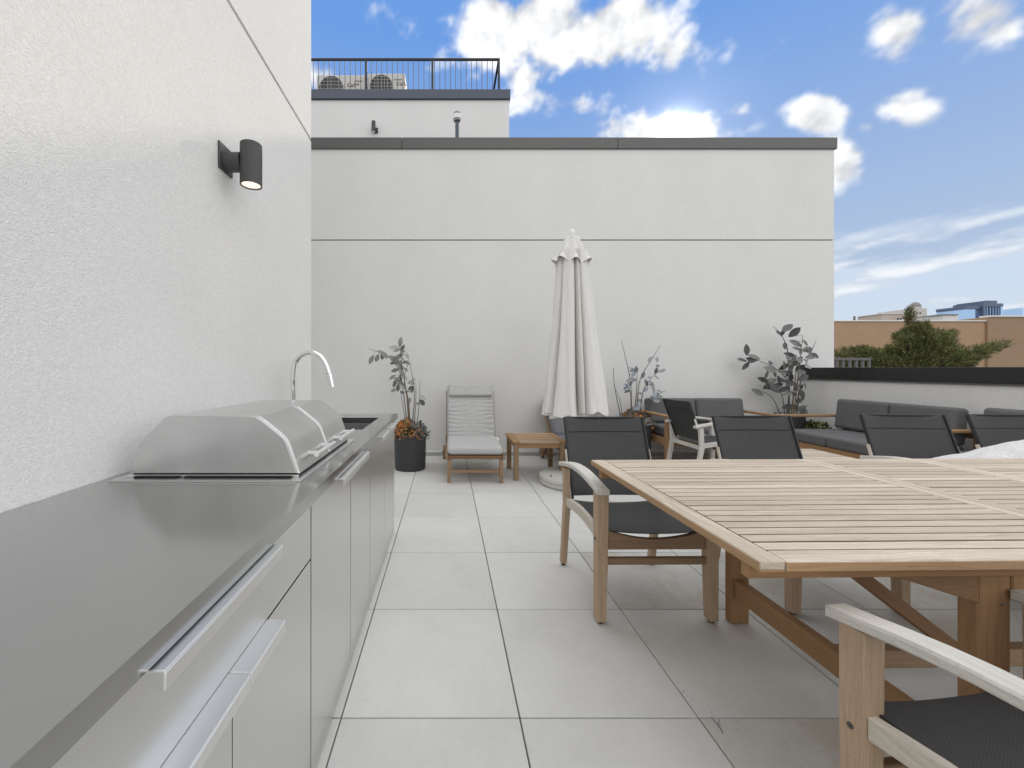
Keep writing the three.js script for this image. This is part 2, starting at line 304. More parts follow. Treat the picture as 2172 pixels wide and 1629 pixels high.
// the building at the far end
{
  const b = thing('end_building', 'wide off-white stucco wall with dark metal coping behind the umbrella', 'wall');
  const J = 2.965, R = 5.345;
  part('wall_panel', limD(-7, R, -8.9, J - .008, WALL_D, 12, .004), stuccoFine, b);
  part('wall_panel', limD(-7, R, J + .008, WALL_TOP - .15, WALL_D, 12, .004), stuccoFine, b);
  part('reveal_joint', limD(-6.99, R - .014, J - .009, J + .009, WALL_D + .014, 11.98, .001), dark(.25, .9), b);
  part('base_flashing', limD(-5, PAR_X, .035, .055, WALL_D - .012, WALL_D + .001, .001), white, b);
  let x = -7;
  for (const e of [-2.6, -.62, 2.35, R + .025]) { part('coping', limD(x + .002, e - .002, WALL_TOP - .155, WALL_TOP, WALL_D - .025, 12.03, .004), bronze, b); x = e; }
}
// rooftop bulkhead behind it
const BD = 7.6;
{
  const k = BD / F, b = thing('rooftop_bulkhead', 'small stucco rooftop bulkhead with blue-grey fascia above the far wall', 'building');
  const R = (1080 - CX) * k, y1 = EYE + (CY - 212) * k, y2 = EYE + (CY - 192) * k;
  part('wall', limD(-5, R, WALL_TOP - .12, y1, BD, 11.5, .004), stuccoFine, b);
  part('fascia', limD(-5.03, R + .018, y1, y2, BD - .04, 11.55, .004), fasciaBlue, b);
  // guard rail on the bulkhead roof
  const r = thing('roof_guardrail', 'dark metal guardrail with thin balusters on the bulkhead roof', 'railing');
  const RX = (1062 - CX) * k + .0, yt = EYE + (CY - 122) * k * 1.012, yb = y2, rd = BD + .12;
  part('top_rail', limD(-4.5, RX, yt - .035, yt, rd - .02, rd + .02, .003), copingDark, r);
  part('bottom_rail', limD(-4.5, RX, yb + .03, yb + .05, rd - .01, rd + .01, .002), copingDark, r);
  part('side_top_rail', limD(RX - .04, RX, yt - .035, yt - .001, rd + .022, 11.2, .003), copingDark, r);
  part('side_bottom_rail', limD(RX - .03, RX - .01, yb + .03, yb + .05, rd + .02, 11.2, .002), copingDark, r);
  for (const px of [520, 776, 919, 1062]) { const X = (px - CX) * k; part('post', limD(X - .04, X, yb, yt - .036, rd - .018, rd + .018, .002), copingDark, r); }
  for (let D = rd + .9; D < 11.3; D += .85) part('post', limD(RX - .04, RX - .002, yb, yt - .036, D - .02, D + .02, .002), copingDark, r);
  for (let X = -4.4; X < RX - .06; X += .1015) part('baluster', limD(X - .006, X + .006, yb + .05, yt - .035, rd - .006, rd + .006, .001), bronze, r);
  // outdoor units
  const font = await new FontLoader().loadAsync('fonts/droid/droid_sans_bold.typeface.json');
  const ac = (pxl, pxr, pyt, D, label, txt) => {
    const s = D / F, w = (pxr - pxl) * s, X = ((pxl + pxr) / 2 - CX) * s, H = EYE + (CY - pyt) * s - y2;
    const t = thing('air_conditioner', label, 'air conditioner', 'outdoor units behind the roof guardrail', [X, y2, D + .2]);
    part('casing', lim(-w / 2, w / 2, 0, H, -.2, .18, .012), acWhite, t);
    const R2 = Math.min(.25, w * .31), cx = -w / 2 + R2 + .045, cyy = H - .035 - R2;
    part('fan_opening', cyl(R2, R2, .012, 40).rotateX(Math.PI / 2).translate(cx, cyy, .18), dark(.06, .7), t);
    const grid = []; for (let q = -3; q <= 3; q++) { const o = q * R2 * .28, L = Math.sqrt(R2 * R2 - o * o); grid.push(lim(cx - L, cx + L, cyy + o - .006, cyy + o + .006, .193, .2, .001), lim(cx + o - .005, cx + o + .005, cyy - L, cyy + L, .2005, .206, .001)); }
    part('fan_guard', grid, dark(.42, .6), t);
    part('fan_ring', plain(new THREE.TorusGeometry(R2, .01, 6, 40)).translate(cx, cyy, .196), acWhite, t);
    const tg = new TextGeometry(txt, { font, size: .075, depth: .003, curveSegments: 3 }); plain(tg); tg.computeBoundingBox();
    const letters = plain(tg).translate(cx + R2 + .06, H - .245, .181);
    part('lettering', letters, new THREE.MeshStandardMaterial({ color: new THREE.Color().setRGB(.17, .10, .07), roughness: .6 }), t);
    part('grip', lim(w / 2 - .22, w / 2 - .06, H - .135, H - .12, .178, .186, .001), dark(.2, .7), t);
    for (const q of [-1, 1]) part('louvre_rib', lim(q * w * .47 - .004, q * w * .47 + .004, H * .1, H * .9, .178, .184, .001), dark(.4, .7), t);
    return t;
  };
  ac(671, 775, 157, BD + .35, 'pale outdoor air conditioner behind guardrail, the one next to the tall stucco wall', 'CaP*');
  ac(779, 859, 154, BD + .35, 'pale outdoor air conditioner behind guardrail, the one beside open railing', 'Cu L');
  // bulkhead lamp and vent pipe
  const lx = (794 - CX) * k, ly = EYE + (CY - 274) * k;
  const l = thing('wall_light', 'small dark cylinder wall light on the rooftop bulkhead', 'wall light', null, [lx, ly, BD]);
  part('backplate', lim(-.01, .07, -.08, .02, 0, .015, .002), lampBody, l);
  part('arm', lim(.0, .05, -.06, 0, .014, .05, .002), lampBody, l);
  part('shade', cyl(.038, .038, .19, 24, -.095).translate(0, 0, .085), lampBody, l);
  part('lens', cyl(.03, .03, .004, 24, -.0995).translate(0, 0, .085), white, l);
  const pd = BD - .55, ks = pd / F, v = thing('vent_pipe', 'dark vent pipe with white cap on roof before the bulkhead', 'pipe', null, [(969.5 - CX) * ks, WALL_TOP, pd]);
  const h = EYE + (CY - 257) * ks - WALL_TOP;
  part('pipe', cyl(.032, .032, h, 20), fasciaBlue, v);
  part('collar', cyl(.06, .06, .03, 20, h), dark(.3, .5), v);
  part('cap', cyl(.07, .07, .075, 24, h + .03), white, v);
  part('cap_lid', cyl(.062, .055, .04, 24, h + .108), dark(.25, .5), v);
}
// parapet on the right
{
  const p = thing('parapet_wall', 'low off-white parapet with thick black coping behind the grey sofa', 'wall');
  part('wall_panel', limD(PAR_X, PAR_X + .28, -8.9, 1.04, -4.2, WALL_D - .002, .004), stuccoFine, p);
  const cuts = [WALL_D - .002, 4.75, 2.4, .05, -2.2, -4.2];
  for (let i = 0; i < 5; i++) part('coping', limD(PAR_X - .035, PAR_X + .33, 1.06, 1.205, cuts[i] - .0015, cuts[i + 1] + .0015, .004), copingDark, p);
  part('drip_edge', limD(PAR_X - .022, PAR_X + .31, 1.04, 1.06, -4.2, WALL_D - .004, .002), dark(.12, .5), p);
  part('base_flashing', limD(PAR_X - .01, PAR_X + .001, .035, .055, -4.2, WALL_D - .02, .001), white, p);
  const q = thing('rear_parapet', 'low off-white parapet with black coping closing the terrace', 'wall');
  part('wall_panel', limD(LEFT_X + .002, PAR_X - .002, -.08, 1.04, -4.2, -3.9, .004), stuccoFine, q);
  part('coping', limD(LEFT_X + .002, PAR_X - .037, 1.04, 1.2, -4.24, -3.86, .004), copingDark, q);
}

/* ------------------------------------------------------------------ wall light on the left wall */
{
  const t = thing('wall_light', 'dark grey cylinder wall light glowing on the left stucco wall', 'wall light', null, [LEFT_X, 2.15, 1.842]);
  part('backplate', lim(.0, .009, -.06, .06, -.056, .056, .002), lampBody, t);
  part('arm', cyl(.043, .043, .075, 32).rotateZ(-Math.PI / 2).translate(.008, -.012, 0), lampBody, t);
  const sh = part('shade', lathe([[.041, -.098], [.046, -.1], [.047, -.098], [.047, .088], [.045, .09], [0, .09]], 48).translate(.122, -.02, 0), lampBody, t);
  part('inner_wall', lathe([[.041, -.098], [.041, -.086]], 48).translate(.122, -.02, 0), dark(.2, .5), t);
  part('lens', cyl(.0405, .0405, .004, 40, -.094).translate(.122, -.02, 0), new THREE.MeshStandardMaterial({ color: 0xfff1df, emissive: new THREE.Color().setRGB(1, .86, .70), emissiveIntensity: .34 }), t);
  const s = new THREE.SpotLight(0xffd9ae, 0.015, 0, .7, .8, 2); s.position.set(.122, -.122, 0); s.target.position.set(.122, -2, 0); s.castShadow = true; s.shadow.radius = 2; t.add(s, s.target);
}

/* ------------------------------------------------------------------ outdoor kitchen */
const CT = .86, FX = -.3836;
{
  const k = thing('kitchen_counter', 'long stainless steel outdoor kitchen counter along the left wall', 'counter');
  const D0 = -.75, D1 = 2.92, hole = [[-.845, -2.17], [-.458, -2.17], [-.458, -2.70], [-.845, -2.70]];
  part('countertop', prism([[LEFT_X + .001, -D0], [-.3616, -D0], [-.3616, -2.935], [LEFT_X + .001, -2.935]], .035, 'y', 0, [hole]).translate(0, CT - .035, 0), steelTop, k);
  part('carcass', [limD(LEFT_X + .002, FX - .019, .012, CT - .037, D0 + .01, 2.14), limD(LEFT_X + .002, FX - .019, .012, .58, 2.14, D1 - .004), limD(FX - .06, FX - .019, .58, CT - .037, 2.14, D1 - .004), limD(LEFT_X + .002, FX - .06, .58, CT - .037, 2.75, D1 - .004)], dark(.05, .6), k);
  part('end_panel', limD(LEFT_X + .003, FX - .001, .012, CT - .0365, D1 - .003, D1 + .009, .001), steelDoor, k);
  part('plinth', limD(LEFT_X + .01, FX - .004, .0008, .011, D0 + .01, D1 + .004, .001), steelTrim, k);
  const basin = [[-.86, -.847, 2.155, 2.715], [-.456, -.443, 2.155, 2.715]].map(([a, b, c, d]) => limD(a, b, .63, CT - .036, c, d, .001));
  basin.push(limD(-.846, -.457, .63, CT - .036, 2.155, 2.168, .001), limD(-.846, -.457, .63, CT - .036, 2.702, 2.715, .001), limD(-.846, -.457, .63, .64, 2.169, 2.701, .001));
  part('sink_basin', basin, sinkSteel, k);
  part('sink_rack', [limD(-.845, -.458, .775, .783, 2.48, 2.5, .001), limD(-.845, -.458, .775, .783, 2.55, 2.565, .001)], sinkSteel, k);
  const handle = (a, b, y, parent) => {  // folded pull along the upper edge
    part('handle', [limD(FX - .002, -.3445, y - .0035, y, a, b, .001), limD(-.348, -.3442, y - .026, y - .0036, a, b, .001)], steelBright, parent);
  };
  const front = (name, a, b, y0, y1, ha, hb, hy) => { const m = part(name, limD(FX - .018, FX, y0, y1, a + .002, b - .002, .0012, 1), steelDoor, k); if (ha !== undefined) handle(ha, hb, hy, m); return m; };
  const yTop = .818;
  front('drawer_front', -.65, .308, .656, yTop);
  front('door', -.65, -.172, .02, .650); front('door', -.172, .308, .02, .650);
  front('drawer_front', .312, 1.130, .656, yTop, .49, .843, yTop + .003);
  front('door', .312, .718, .02, .650, .50, .7045, .655);
  front('door', .718, 1.130, .02, .650, .7065, .856, .655);
  front('door', 1.134, 1.596, .02, yTop, 1.345, 1.572, yTop + .003);
  front('door', 1.600, 1.998, .02, yTop, 1.580, 1.79, yTop + .003);
  front('door', 2.002, 2.466, .02, yTop, 2.18, 2.44, yTop + .003);
  front('door', 2.470, 2.918, .02, yTop, 2.50, 2.72, yTop + .003);
}
{ // grill with two hoods
  const g = thing('gas_grill', 'built-in stainless gas grill with two angular closed hoods', 'grill', null, [0, CT, 0]);
  part('flange', prism([[-.985, -1.165], [-.425, -1.165], [-.425, -1.85], [-.985, -1.85]], .004, 'y', 0, [[[-.90, -1.186], [-.46, -1.186], [-.46, -1.20], [-.90, -1.20]]]).translate(0, .0006, 0), steelTrim, g);
  part('firebox', limD(-.95, -.452, .005, .012, 1.212, 1.82, .001), blackGap, g);
  part('vent_slot', [limD(-.93, -.80, .0052, .0105, 1.188, 1.199, .0005), limD(-.78, -.465, .0052, .0105, 1.188, 1.199, .0005)], blackGap, g);
  part('base_rim', [limD(-.958, -.446, .005, .0115, 1.2005, 1.2075, .001)], steelTrim, g);
  const corner = [[-.957, .013], [-.924, .112], [-.846, .188], [-.57, .188], [-.482, .118], [-.446, .013]];
  const prof = corner.flatMap((p, i) => { // folded sheet: small radius at each bend
    if (i === 0 || i === 5) return [p];
    const a = corner[i - 1], b = corner[i + 1], la = Math.hypot(a[0] - p[0], a[1] - p[1]), lb = Math.hypot(b[0] - p[0], b[1] - p[1]), k = .02, A = [mix(p[0], a[0], k / la), mix(p[1], a[1], k / la)], B = [mix(p[0], b[0], k / lb), mix(p[1], b[1], k / lb)];
    return [0, .25, .5, .75, 1].map((t) => [0, 1].map((c) => (1 - t) * (1 - t) * A[c] + 2 * t * (1 - t) * p[c] + t * t * B[c]));
  });
  const inset = prof.map(([x, y]) => [mix(-.70, x, .975), mix(.09, y, .965)]);
  const hood = (a, b) => {
    const h = part('hood', prism(prof, b - a, 'z', .003).translate(0, 0, -b), steelHood, g);
    part('end_cap', prism(inset, .003, 'z', .0008).translate(0, 0, -a), steelHood, h);
    const glint = []; for (let i = 13; i < prof.length - 1; i++) { const p = prof[i], q = prof[i + 1]; glint.push(bar(V(p[0], p[1] + .0015, a + .004), V(q[0], q[1] + .0015, a + .004), .006, .004, .001)); }
    part('edge_glint', glint, steelBright, h);  // edge highlight put in as bright bars along the hood
    return h;
  };
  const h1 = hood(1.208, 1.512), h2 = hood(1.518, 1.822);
  for (const [h, a, b] of [[h1, 1.30, 1.50], [h2, 1.60, 1.81]]) {
    part('handle', [tube([V(-.423, .052, a), V(-.423, .052, b)], .008, 4, 14), limD(-.468, -.425, .047, .057, a + .025, a + .037, .001), limD(-.468, -.425, .047, .057, b - .037, b - .025, .001), cyl(.0081, .0081, .002, 14).rotateX(Math.PI / 2).translate(-.423, .052, -a)], steelBright, h);
  }
}
{ // faucet
  const f = thing('sink_faucet', 'tall chrome gooseneck faucet with pull-down head behind the grill', 'faucet', null, [-.93, CT, 2.42]);
  part('base', lathe([[0, .0], [.027, .0], [.027, .012], [.02, .02], [.0195, .09], [.0165, .096], [0, .096]], 32), chrome, f);
  part('spout', tube([V(0, .09, 0), V(0, .2, 0), V(0, .3, 0), V(.012, .365, 0), V(.05, .41, 0), V(.108, .428, 0), V(.165, .405, 0), V(.2, .355, 0), V(.218, .30, 0)], .0145, 60, 16), chrome, f);
  const h = cyl(.015, .017, .085, 24).translate(0, -.085, 0).rotateZ(.2).translate(.219, .302, 0);
  part('spray_head', h, chrome, f);
  part('spray_ring', cyl(.0165, .0165, .005, 24).rotateZ(.2).translate(.2185, .299, 0), dark(.15, .4), f);
  part('lever', bar(V(.0, .055, 0), V(.0, .075, -.1), .009, .009, .002), chrome, f);
}

/* ------------------------------------------------------------------ dining table */
{
  const L = 3.16, W = 1.02, top = .75, th = .024, x0 = -L / 2, z1 = W / 2;      // local: +z is the side near the counter end of the room
  const t = thing('dining_table', 'large weathered teak extension dining table with slatted top', 'table', null, [2.285, 0, 1.452], THREE.MathUtils.degToRad(1.0));
  const edges = [x0, x0 + 1.04, x0 + 1.58, x0 + 2.12, L / 2];
  for (let p = 0; p < 4; p++) {
    const a = edges[p] + (p ? .001 : 0), b = edges[p + 1] - (p < 3 ? .001 : 0), ra = p === 0 ? .06 : .043, rb = p === 3 ? .06 : .043;
    const m = () => teakPale[Math.floor(rnd() * 4)];
    for (const [u, v] of [[a, a + ra], [b - rb, b]]) { part('end_rail', lim(u, v, top - th + .003, top, -z1, z1, .0025, 2), m(), t); part('rail_underside', lim(u + .0015, v - .0015, top - th - .002, top - th + .0025, -z1 + .0015, z1 - .0015, .001, 2), teakEdge, t); }
    for (const s of [-1, 1]) part('edge_board', lim(a + ra + .001, b - rb - .001, top - th, top, s * z1, s * (z1 - .056), .0025, 0), m(), t);
    const n = 20, zA = -z1 + .059, zB = z1 - .059, st = (zB - zA) / n;
    for (let i = 0; i < n; i++) { // bleached face over a brown core, kept dark to paint shade into the gaps
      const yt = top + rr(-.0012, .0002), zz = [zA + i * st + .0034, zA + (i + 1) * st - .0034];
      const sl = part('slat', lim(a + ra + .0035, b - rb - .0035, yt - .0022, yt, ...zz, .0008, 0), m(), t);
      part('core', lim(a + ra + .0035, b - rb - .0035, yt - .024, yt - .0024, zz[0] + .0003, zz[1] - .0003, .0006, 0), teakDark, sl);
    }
  }
  // oiled edge strips of the frame (the edges keep the warm colour of fresh teak)
  for (const s of [-1, 1]) part('edge_strip', lim(x0 + .06, L / 2 - .06, top - th + .001, top - .003, s * (z1 + .0002), s * (z1 + .0022), .0008, 0), teakEdge, t);
  for (const s of [-1, 1]) part('edge_strip', lim(s * (L / 2 + .0002), s * (L / 2 + .0022), top - th + .001, top - .003, -z1, z1, .0008, 2), teakEdge, t);
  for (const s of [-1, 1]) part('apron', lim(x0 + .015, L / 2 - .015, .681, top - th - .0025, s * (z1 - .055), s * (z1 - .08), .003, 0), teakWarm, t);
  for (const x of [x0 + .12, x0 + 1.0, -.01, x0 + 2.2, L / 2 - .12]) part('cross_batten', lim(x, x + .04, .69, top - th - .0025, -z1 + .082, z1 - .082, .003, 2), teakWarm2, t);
  const LX = [-.955, .87];
  LX.forEach((X, i) => {
    const s = i ? -1 : 1;
    for (const z of [z1 - .105, -z1 + .06]) {
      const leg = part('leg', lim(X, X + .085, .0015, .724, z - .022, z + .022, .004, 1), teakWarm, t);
      for (const [bx, by] of [[.028, .675], [.06, .60]]) part('bolt', cyl(.0055, .0055, .004, 12).rotateX(Math.PI / 2).translate(X + bx, by, z + .022), steelTrim, leg);
      part('bolt', cyl(.0055, .0055, .004, 12).rotateZ(Math.PI / 2).translate(X, .64, z), steelTrim, leg);
    }
    part('foot_rail', lim(X + .012, X + .052, .125, .21, -z1 + .084, z1 - .129, .003, 2), teakWarm, t);
    // shaped bracket boards beside the legs
    for (const z of [z1 - .105, -z1 + .035]) {
      const out = i ? X + .086 : X - .001, d2 = i ? 1 : -1;
      part('bracket', prism([[out, .68], [out, .60], [out + d2 * .17, .655], [out + d2 * .28, .68]], .024, 'z', .002).translate(0, 0, z), teakWarm2, t);
      part('long_rail', lim(i ? X - .001 : X + .086, i ? 0.002 : -.002, .615, .68, z, z + .024, .003, 0), teakWarm, t);
    }
    part('brace', bar(new THREE.Vector3(X + (i ? -.42 : .5), .18, 0), new THREE.Vector3(X + (i ? .2 : -.2), .715, 0), .03, .045, .003), teakDark, t);
  });
  part('stretcher', lim(LX[0] + .053, LX[1] + .011, .128, .19, -.022, .022, .003, 0), teakMid, t);
}

/* ------------------------------------------------------------------ armchairs: local front is +z */
function makeChair(label, group, frameA = teakTan, frameB = teakGrey, armMat = teakSilver) {
  const t = thing('dining_chair', label, 'chair', group);
  const hw = .285;                                         // half width at the legs' outer faces
  for (const s of [-1, 1]) {
    // front leg: tapers towards the floor
    const leg = part('front_leg', swapUV(prism([[s * hw, .615], [s * (hw - .056), .615], [s * (hw - .052), .3], [s * (hw - .042), .012], [s * hw - s * .002, .012]], .052, 'z', .003)).translate(0, 0, .225), frameA, t);
    part('foot_cap', cyl(.014, .014, .012, 12).translate(s * (hw - .022), 0, .25), blackGap, leg);
    part('screw', cyl(.007, .007, .003, 12).rotateZ(Math.PI / 2).translate(s * (hw + .0005), .395, .252), dark(.06, .4), leg);
    // rear leg: raked and bent
    const rl = part('rear_leg', swapUV(prism([[-.225, .60], [-.272, .60], [-.262, .40], [-.325, .013], [-.285, .013], [-.215, .38]], .034, 'x', .003)).translate(s > 0 ? hw - .034 : -hw, 0, 0), frameA, t);
    part('foot_cap', cyl(.012, .012, .013, 12).translate(s * (hw - .017), 0, -.304), blackGap, rl);
    // arched arm
    const up = [], dn = []; for (let i = 0; i <= 10; i++) { const u = i / 10, z = mix(-.315, .30, u), y = .612 + .012 * u + .036 * Math.sin(Math.PI * Math.min(1, u * 1.02)); up.push([z, y + .012]); dn.push([z, y - .013]); }
    part('armrest', prism([...up, ...dn.reverse()], .062, 'x', .005).translate(s > 0 ? hw - .052 : -hw - .010, 0, 0), armMat, t);
    // arched seat rail
    const u2 = [], d2 = []; for (let i = 0; i <= 8; i++) { const u = i / 8, z = mix(-.225, .226, u), y = .405 + .022 * Math.sin(Math.PI * u) + .006 * u; u2.push([z, y + .024]); d2.push([z, y - .026]); }
    part('seat_rail', prism([...u2, ...d2.reverse()], .026, 'x', .003).translate(s > 0 ? hw - .034 : -hw + .008, 0, 0), frameB, t);
    // back side rail in black tube inside a pale batten
    part('back_rail', bar(new THREE.Vector3(s * .243, .43, -.205), new THREE.Vector3(s * .243, .888, -.365), .012, .024, .003), slingRail, t);
    part('back_batten', bar(new THREE.Vector3(s * .2525, .42, -.208), new THREE.Vector3(s * .2525, .70, -.305), .007, .022, .002), frameB, t);
  }
  part('front_rail', prism([...Array.from({ length: 13 }, (_, i) => { const u = i / 12 * 2 - 1; return [u * (hw - .056), .435 - .042 * (1 - u * u)]; }), [hw - .056, .345], [-hw + .056, .345]], .024, 'z', .002).translate(0, 0, .24), teakMid, t);
  part('front_stretcher', lim(-hw + .052, hw - .052, .272, .305, .24, .262, .003), teakMid, t);
  part('rear_rail', lim(-hw + .034, hw - .034, .36, .40, -.25, -.226, .003), frameB, t);
  // slung fabric
  part('seat_sling', sheet((u, v) => { const x = mix(-.246, .246, u), z = mix(.262, -.2, v); return new THREE.Vector3(x, .437 - .010 * v - .032 * (1 - Math.pow(Math.abs(u * 2 - 1), 2.4)) * (.55 + .45 * Math.sin(Math.PI * v)), z); }, 16, 12, .004, .49, .46), sling, t);
  const bs = part('back_sling', sheet((u, v) => { const x = mix(-.245, .245, u), y = mix(.448, .886, v); const z = mix(-.208, -.364, v) - .03 * (1 - Math.pow(Math.abs(u * 2 - 1), 2)) * Math.sin(Math.PI * (.15 + .7 * v)); return new THREE.Vector3(x, y, z); }, 16, 14, .004, .49, .47), sling, t);
  part('head_seam', sheet((u, v) => { const x = mix(-.225, .225, u), vv = mix(.80, .812, v), y = mix(.448, .886, vv); const uu = (x + .245) / .49; const z = mix(-.208, -.364, vv) - .03 * (1 - Math.pow(Math.abs(uu * 2 - 1), 2)) * Math.sin(Math.PI * (.15 + .7 * vv)); return new THREE.Vector3(x, y, z); }, 12, 1, .009, .45, .01), slingRail, bs);
  part('back_top_bar', bar(new THREE.Vector3(-.237, .884, -.372), new THREE.Vector3(.237, .884, -.372), .012, .012, .002), slingRail, t);
  return t;
}
const chair1 = makeChair('teak armchair with black sling, at the table corner beside the kitchen walkway', 'armchairs around the dining table');
chair1.position.copy(V(.978, 0, 2.135)); chair1.rotation.y = THREE.MathUtils.degToRad(0.5);
const c2 = copyOf(chair1, 'second teak black-sling armchair from the umbrella along the table');
c2.position.copy(V(1.945, 0, 2.20)); c2.rotation.y = 0;
const c3 = copyOf(chair1, 'third teak black-sling armchair from the umbrella along the table');
c3.position.copy(V(2.95, 0, 2.27)); c3.rotation.y = THREE.MathUtils.degToRad(-6);
const c4 = copyOf(chair1, 'teak black-sling armchair with a pale cover bundled on its arms');
c4.position.copy(V(3.66, 0, 2.27)); c4.rotation.y = THREE.MathUtils.degToRad(-3);
const c5 = copyOf(chair1, 'grey weathered teak armchair with ribbed black seat, drawn up opposite the others');
c5.position.copy(V(1.212, 0, .678)); c5.rotation.y = Math.PI + THREE.MathUtils.degToRad(7);
{ const silverFrame = makeChair('whitewashed weathered armchair with black sling back standing before the sofas', 'armchairs around the dining table', teakSilver, teakSilver, teakSilver);
  delete silverFrame.userData.group; silverFrame.position.copy(V(2.86, 0, 4.42)); silverFrame.rotation.y = Math.PI / 2 + THREE.MathUtils.degToRad(2); silverFrame.scale.setScalar(.95); }
{ // pale furniture cover bundled over the last chair
  const t = thing('furniture_cover', 'pale crumpled fabric cover lying over the arms of the end armchair', 'cover', null, [3.36, .635, 2.16]);
  const f = (u, v) => { const x = mix(-.66, .62, u), z = mix(.16, -.13, v); const ridge = Math.pow(Math.sin(Math.PI * v), .7); const rise = smooth(-.66, -.52, x) * .045 + smooth(-.62, -.15, x) * .10 + smooth(-.2, .4, x) * .03; const fold = .028 * PN.noise(x * 4 + 3, z * 4 + x * 5, 1.3) + .02 * Math.abs(PN.noise(x * 7 - z * 9, z * 6, 5.1)) * 2; return new THREE.Vector3(x, .034 + (rise + fold) * ridge, z); };
  part('cloth_top', sheet(f, 60, 22, .004, 1.28, .4), coverFabric, t);
  part('cloth_under', sheet((u, v) => { const p = f(u, v); return new THREE.Vector3(p.x, .0275 + .004 * Math.sin(u * 9), p.z * .98); }, 20, 8, .004, 1.28, .4), coverFabric, t);
}

/* ------------------------------------------------------------------ sofas */
// local: faces +z, width along x, back at -z
function makeSofa(label, w, nBack, depth, backH, arms = [1, 1], group) {
  const t = thing('outdoor_sofa', label, 'sofa', group);
  const hw = w / 2, zb = -depth / 2, zf = depth / 2;
  for (const sx of [-1, 1]) for (const z of [zf - .06, zb]) part('leg', lim(sx * hw, sx * (hw - .05), .001, (arms[sx < 0 ? 0 : 1] ? .612 : .30), z, z + .06, .004, 1), teakWarm, t);
  part('front_rail', lim(-hw + .051, hw - .051, .275, .362, zf - .04, zf - .012, .003), teakWarm, t);
  part('back_rail', lim(-hw + .051, hw - .051, .275, .362, zb + .012, zb + .04, .003), teakWarm2, t);
  part('back_top_rail', lim(-hw + .051, hw - .051, .55, .61, zb + .012, zb + .036, .003), teakWarm2, t);
  for (const sx of [-1, 1]) {
    part('side_rail', lim(sx * (hw - .012), sx * (hw - .04), .275, .362, zb + .061, zf - .061, .003), teakWarm, t);
    if (arms[sx < 0 ? 0 : 1]) { const a = part('armrest', lim(sx * (hw + .012), sx * (hw - .062), .613, .640, zb - .005, zf + .02, .006), teakWarm, t); }
  }
  for (let i = 0; i < 9; i++) { const x = mix(-hw + .1, hw - .1, i / 8); part('seat_slat', lim(x - .03, x + .03, .345, .360, zb + .041, zf - .041, .002), teakWarm2, t); }
  const cw = (w - .13) / nBack;
  for (let i = 0; i < nBack; i++) {
    const x = -hw + .065 + cw * (i + .5);
    part('seat_cushion', cushion(cw - .006, .115, depth - .10, .03, .010, .003).translate(x, .362 + .0575, .045), sofaFabric, t);
    const hB = backH - .485; part('back_cushion', cushion(cw - .006, hB, .14, .035, .014, .004).rotateX(-.12).translate(x, .485 + hB / 2, zb + .14), sofaFabric, t);
  }
  return t;
}
const s1 = makeSofa('two-seat charcoal cushion teak sofa standing against the far stucco wall', 1.39, 2, .76, .80);
s1.position.copy(V(3.27, 0, 5.07));
const s2 = makeSofa('charcoal teak sofa along the parapet, its arm beside the corner plant', 1.26, 2, .86, .83);
s2.position.copy(V(4.40, 0, 4.215)); s2.rotation.y = -Math.PI / 2;
const s3 = makeSofa('charcoal teak sofa along the parapet, half hidden behind the end armchair', 1.5, 2, .86, .85, [0, 1]);
s3.position.copy(V(4.42, 0, 2.81)); s3.rotation.y = -Math.PI / 2;
{ // low slatted table between the sofas
  const t = thing('coffee_table', 'low slatted teak coffee table between the two corner sofas', 'table', null, [3.28, 0, 3.72]);
  for (const sx of [-1, 1]) for (const sz of [-1, 1]) part('leg', lim(sx * .35, sx * .29, .001, .368, sz * .26, sz * .2, .003), teakTan, t);
  for (let i = 0; i < 9; i++) { const z = mix(-.25, .25, i / 8); part('slat', lim(-.36, .36, .37, .392, z - .028, z + .028, .003), teakPale[i % 4], t); }
  for (const sx of [-1, 1]) part('apron', lim(sx * .34, sx * .31, .32, .3695, -.2, .2, .002), teakTan, t);
}

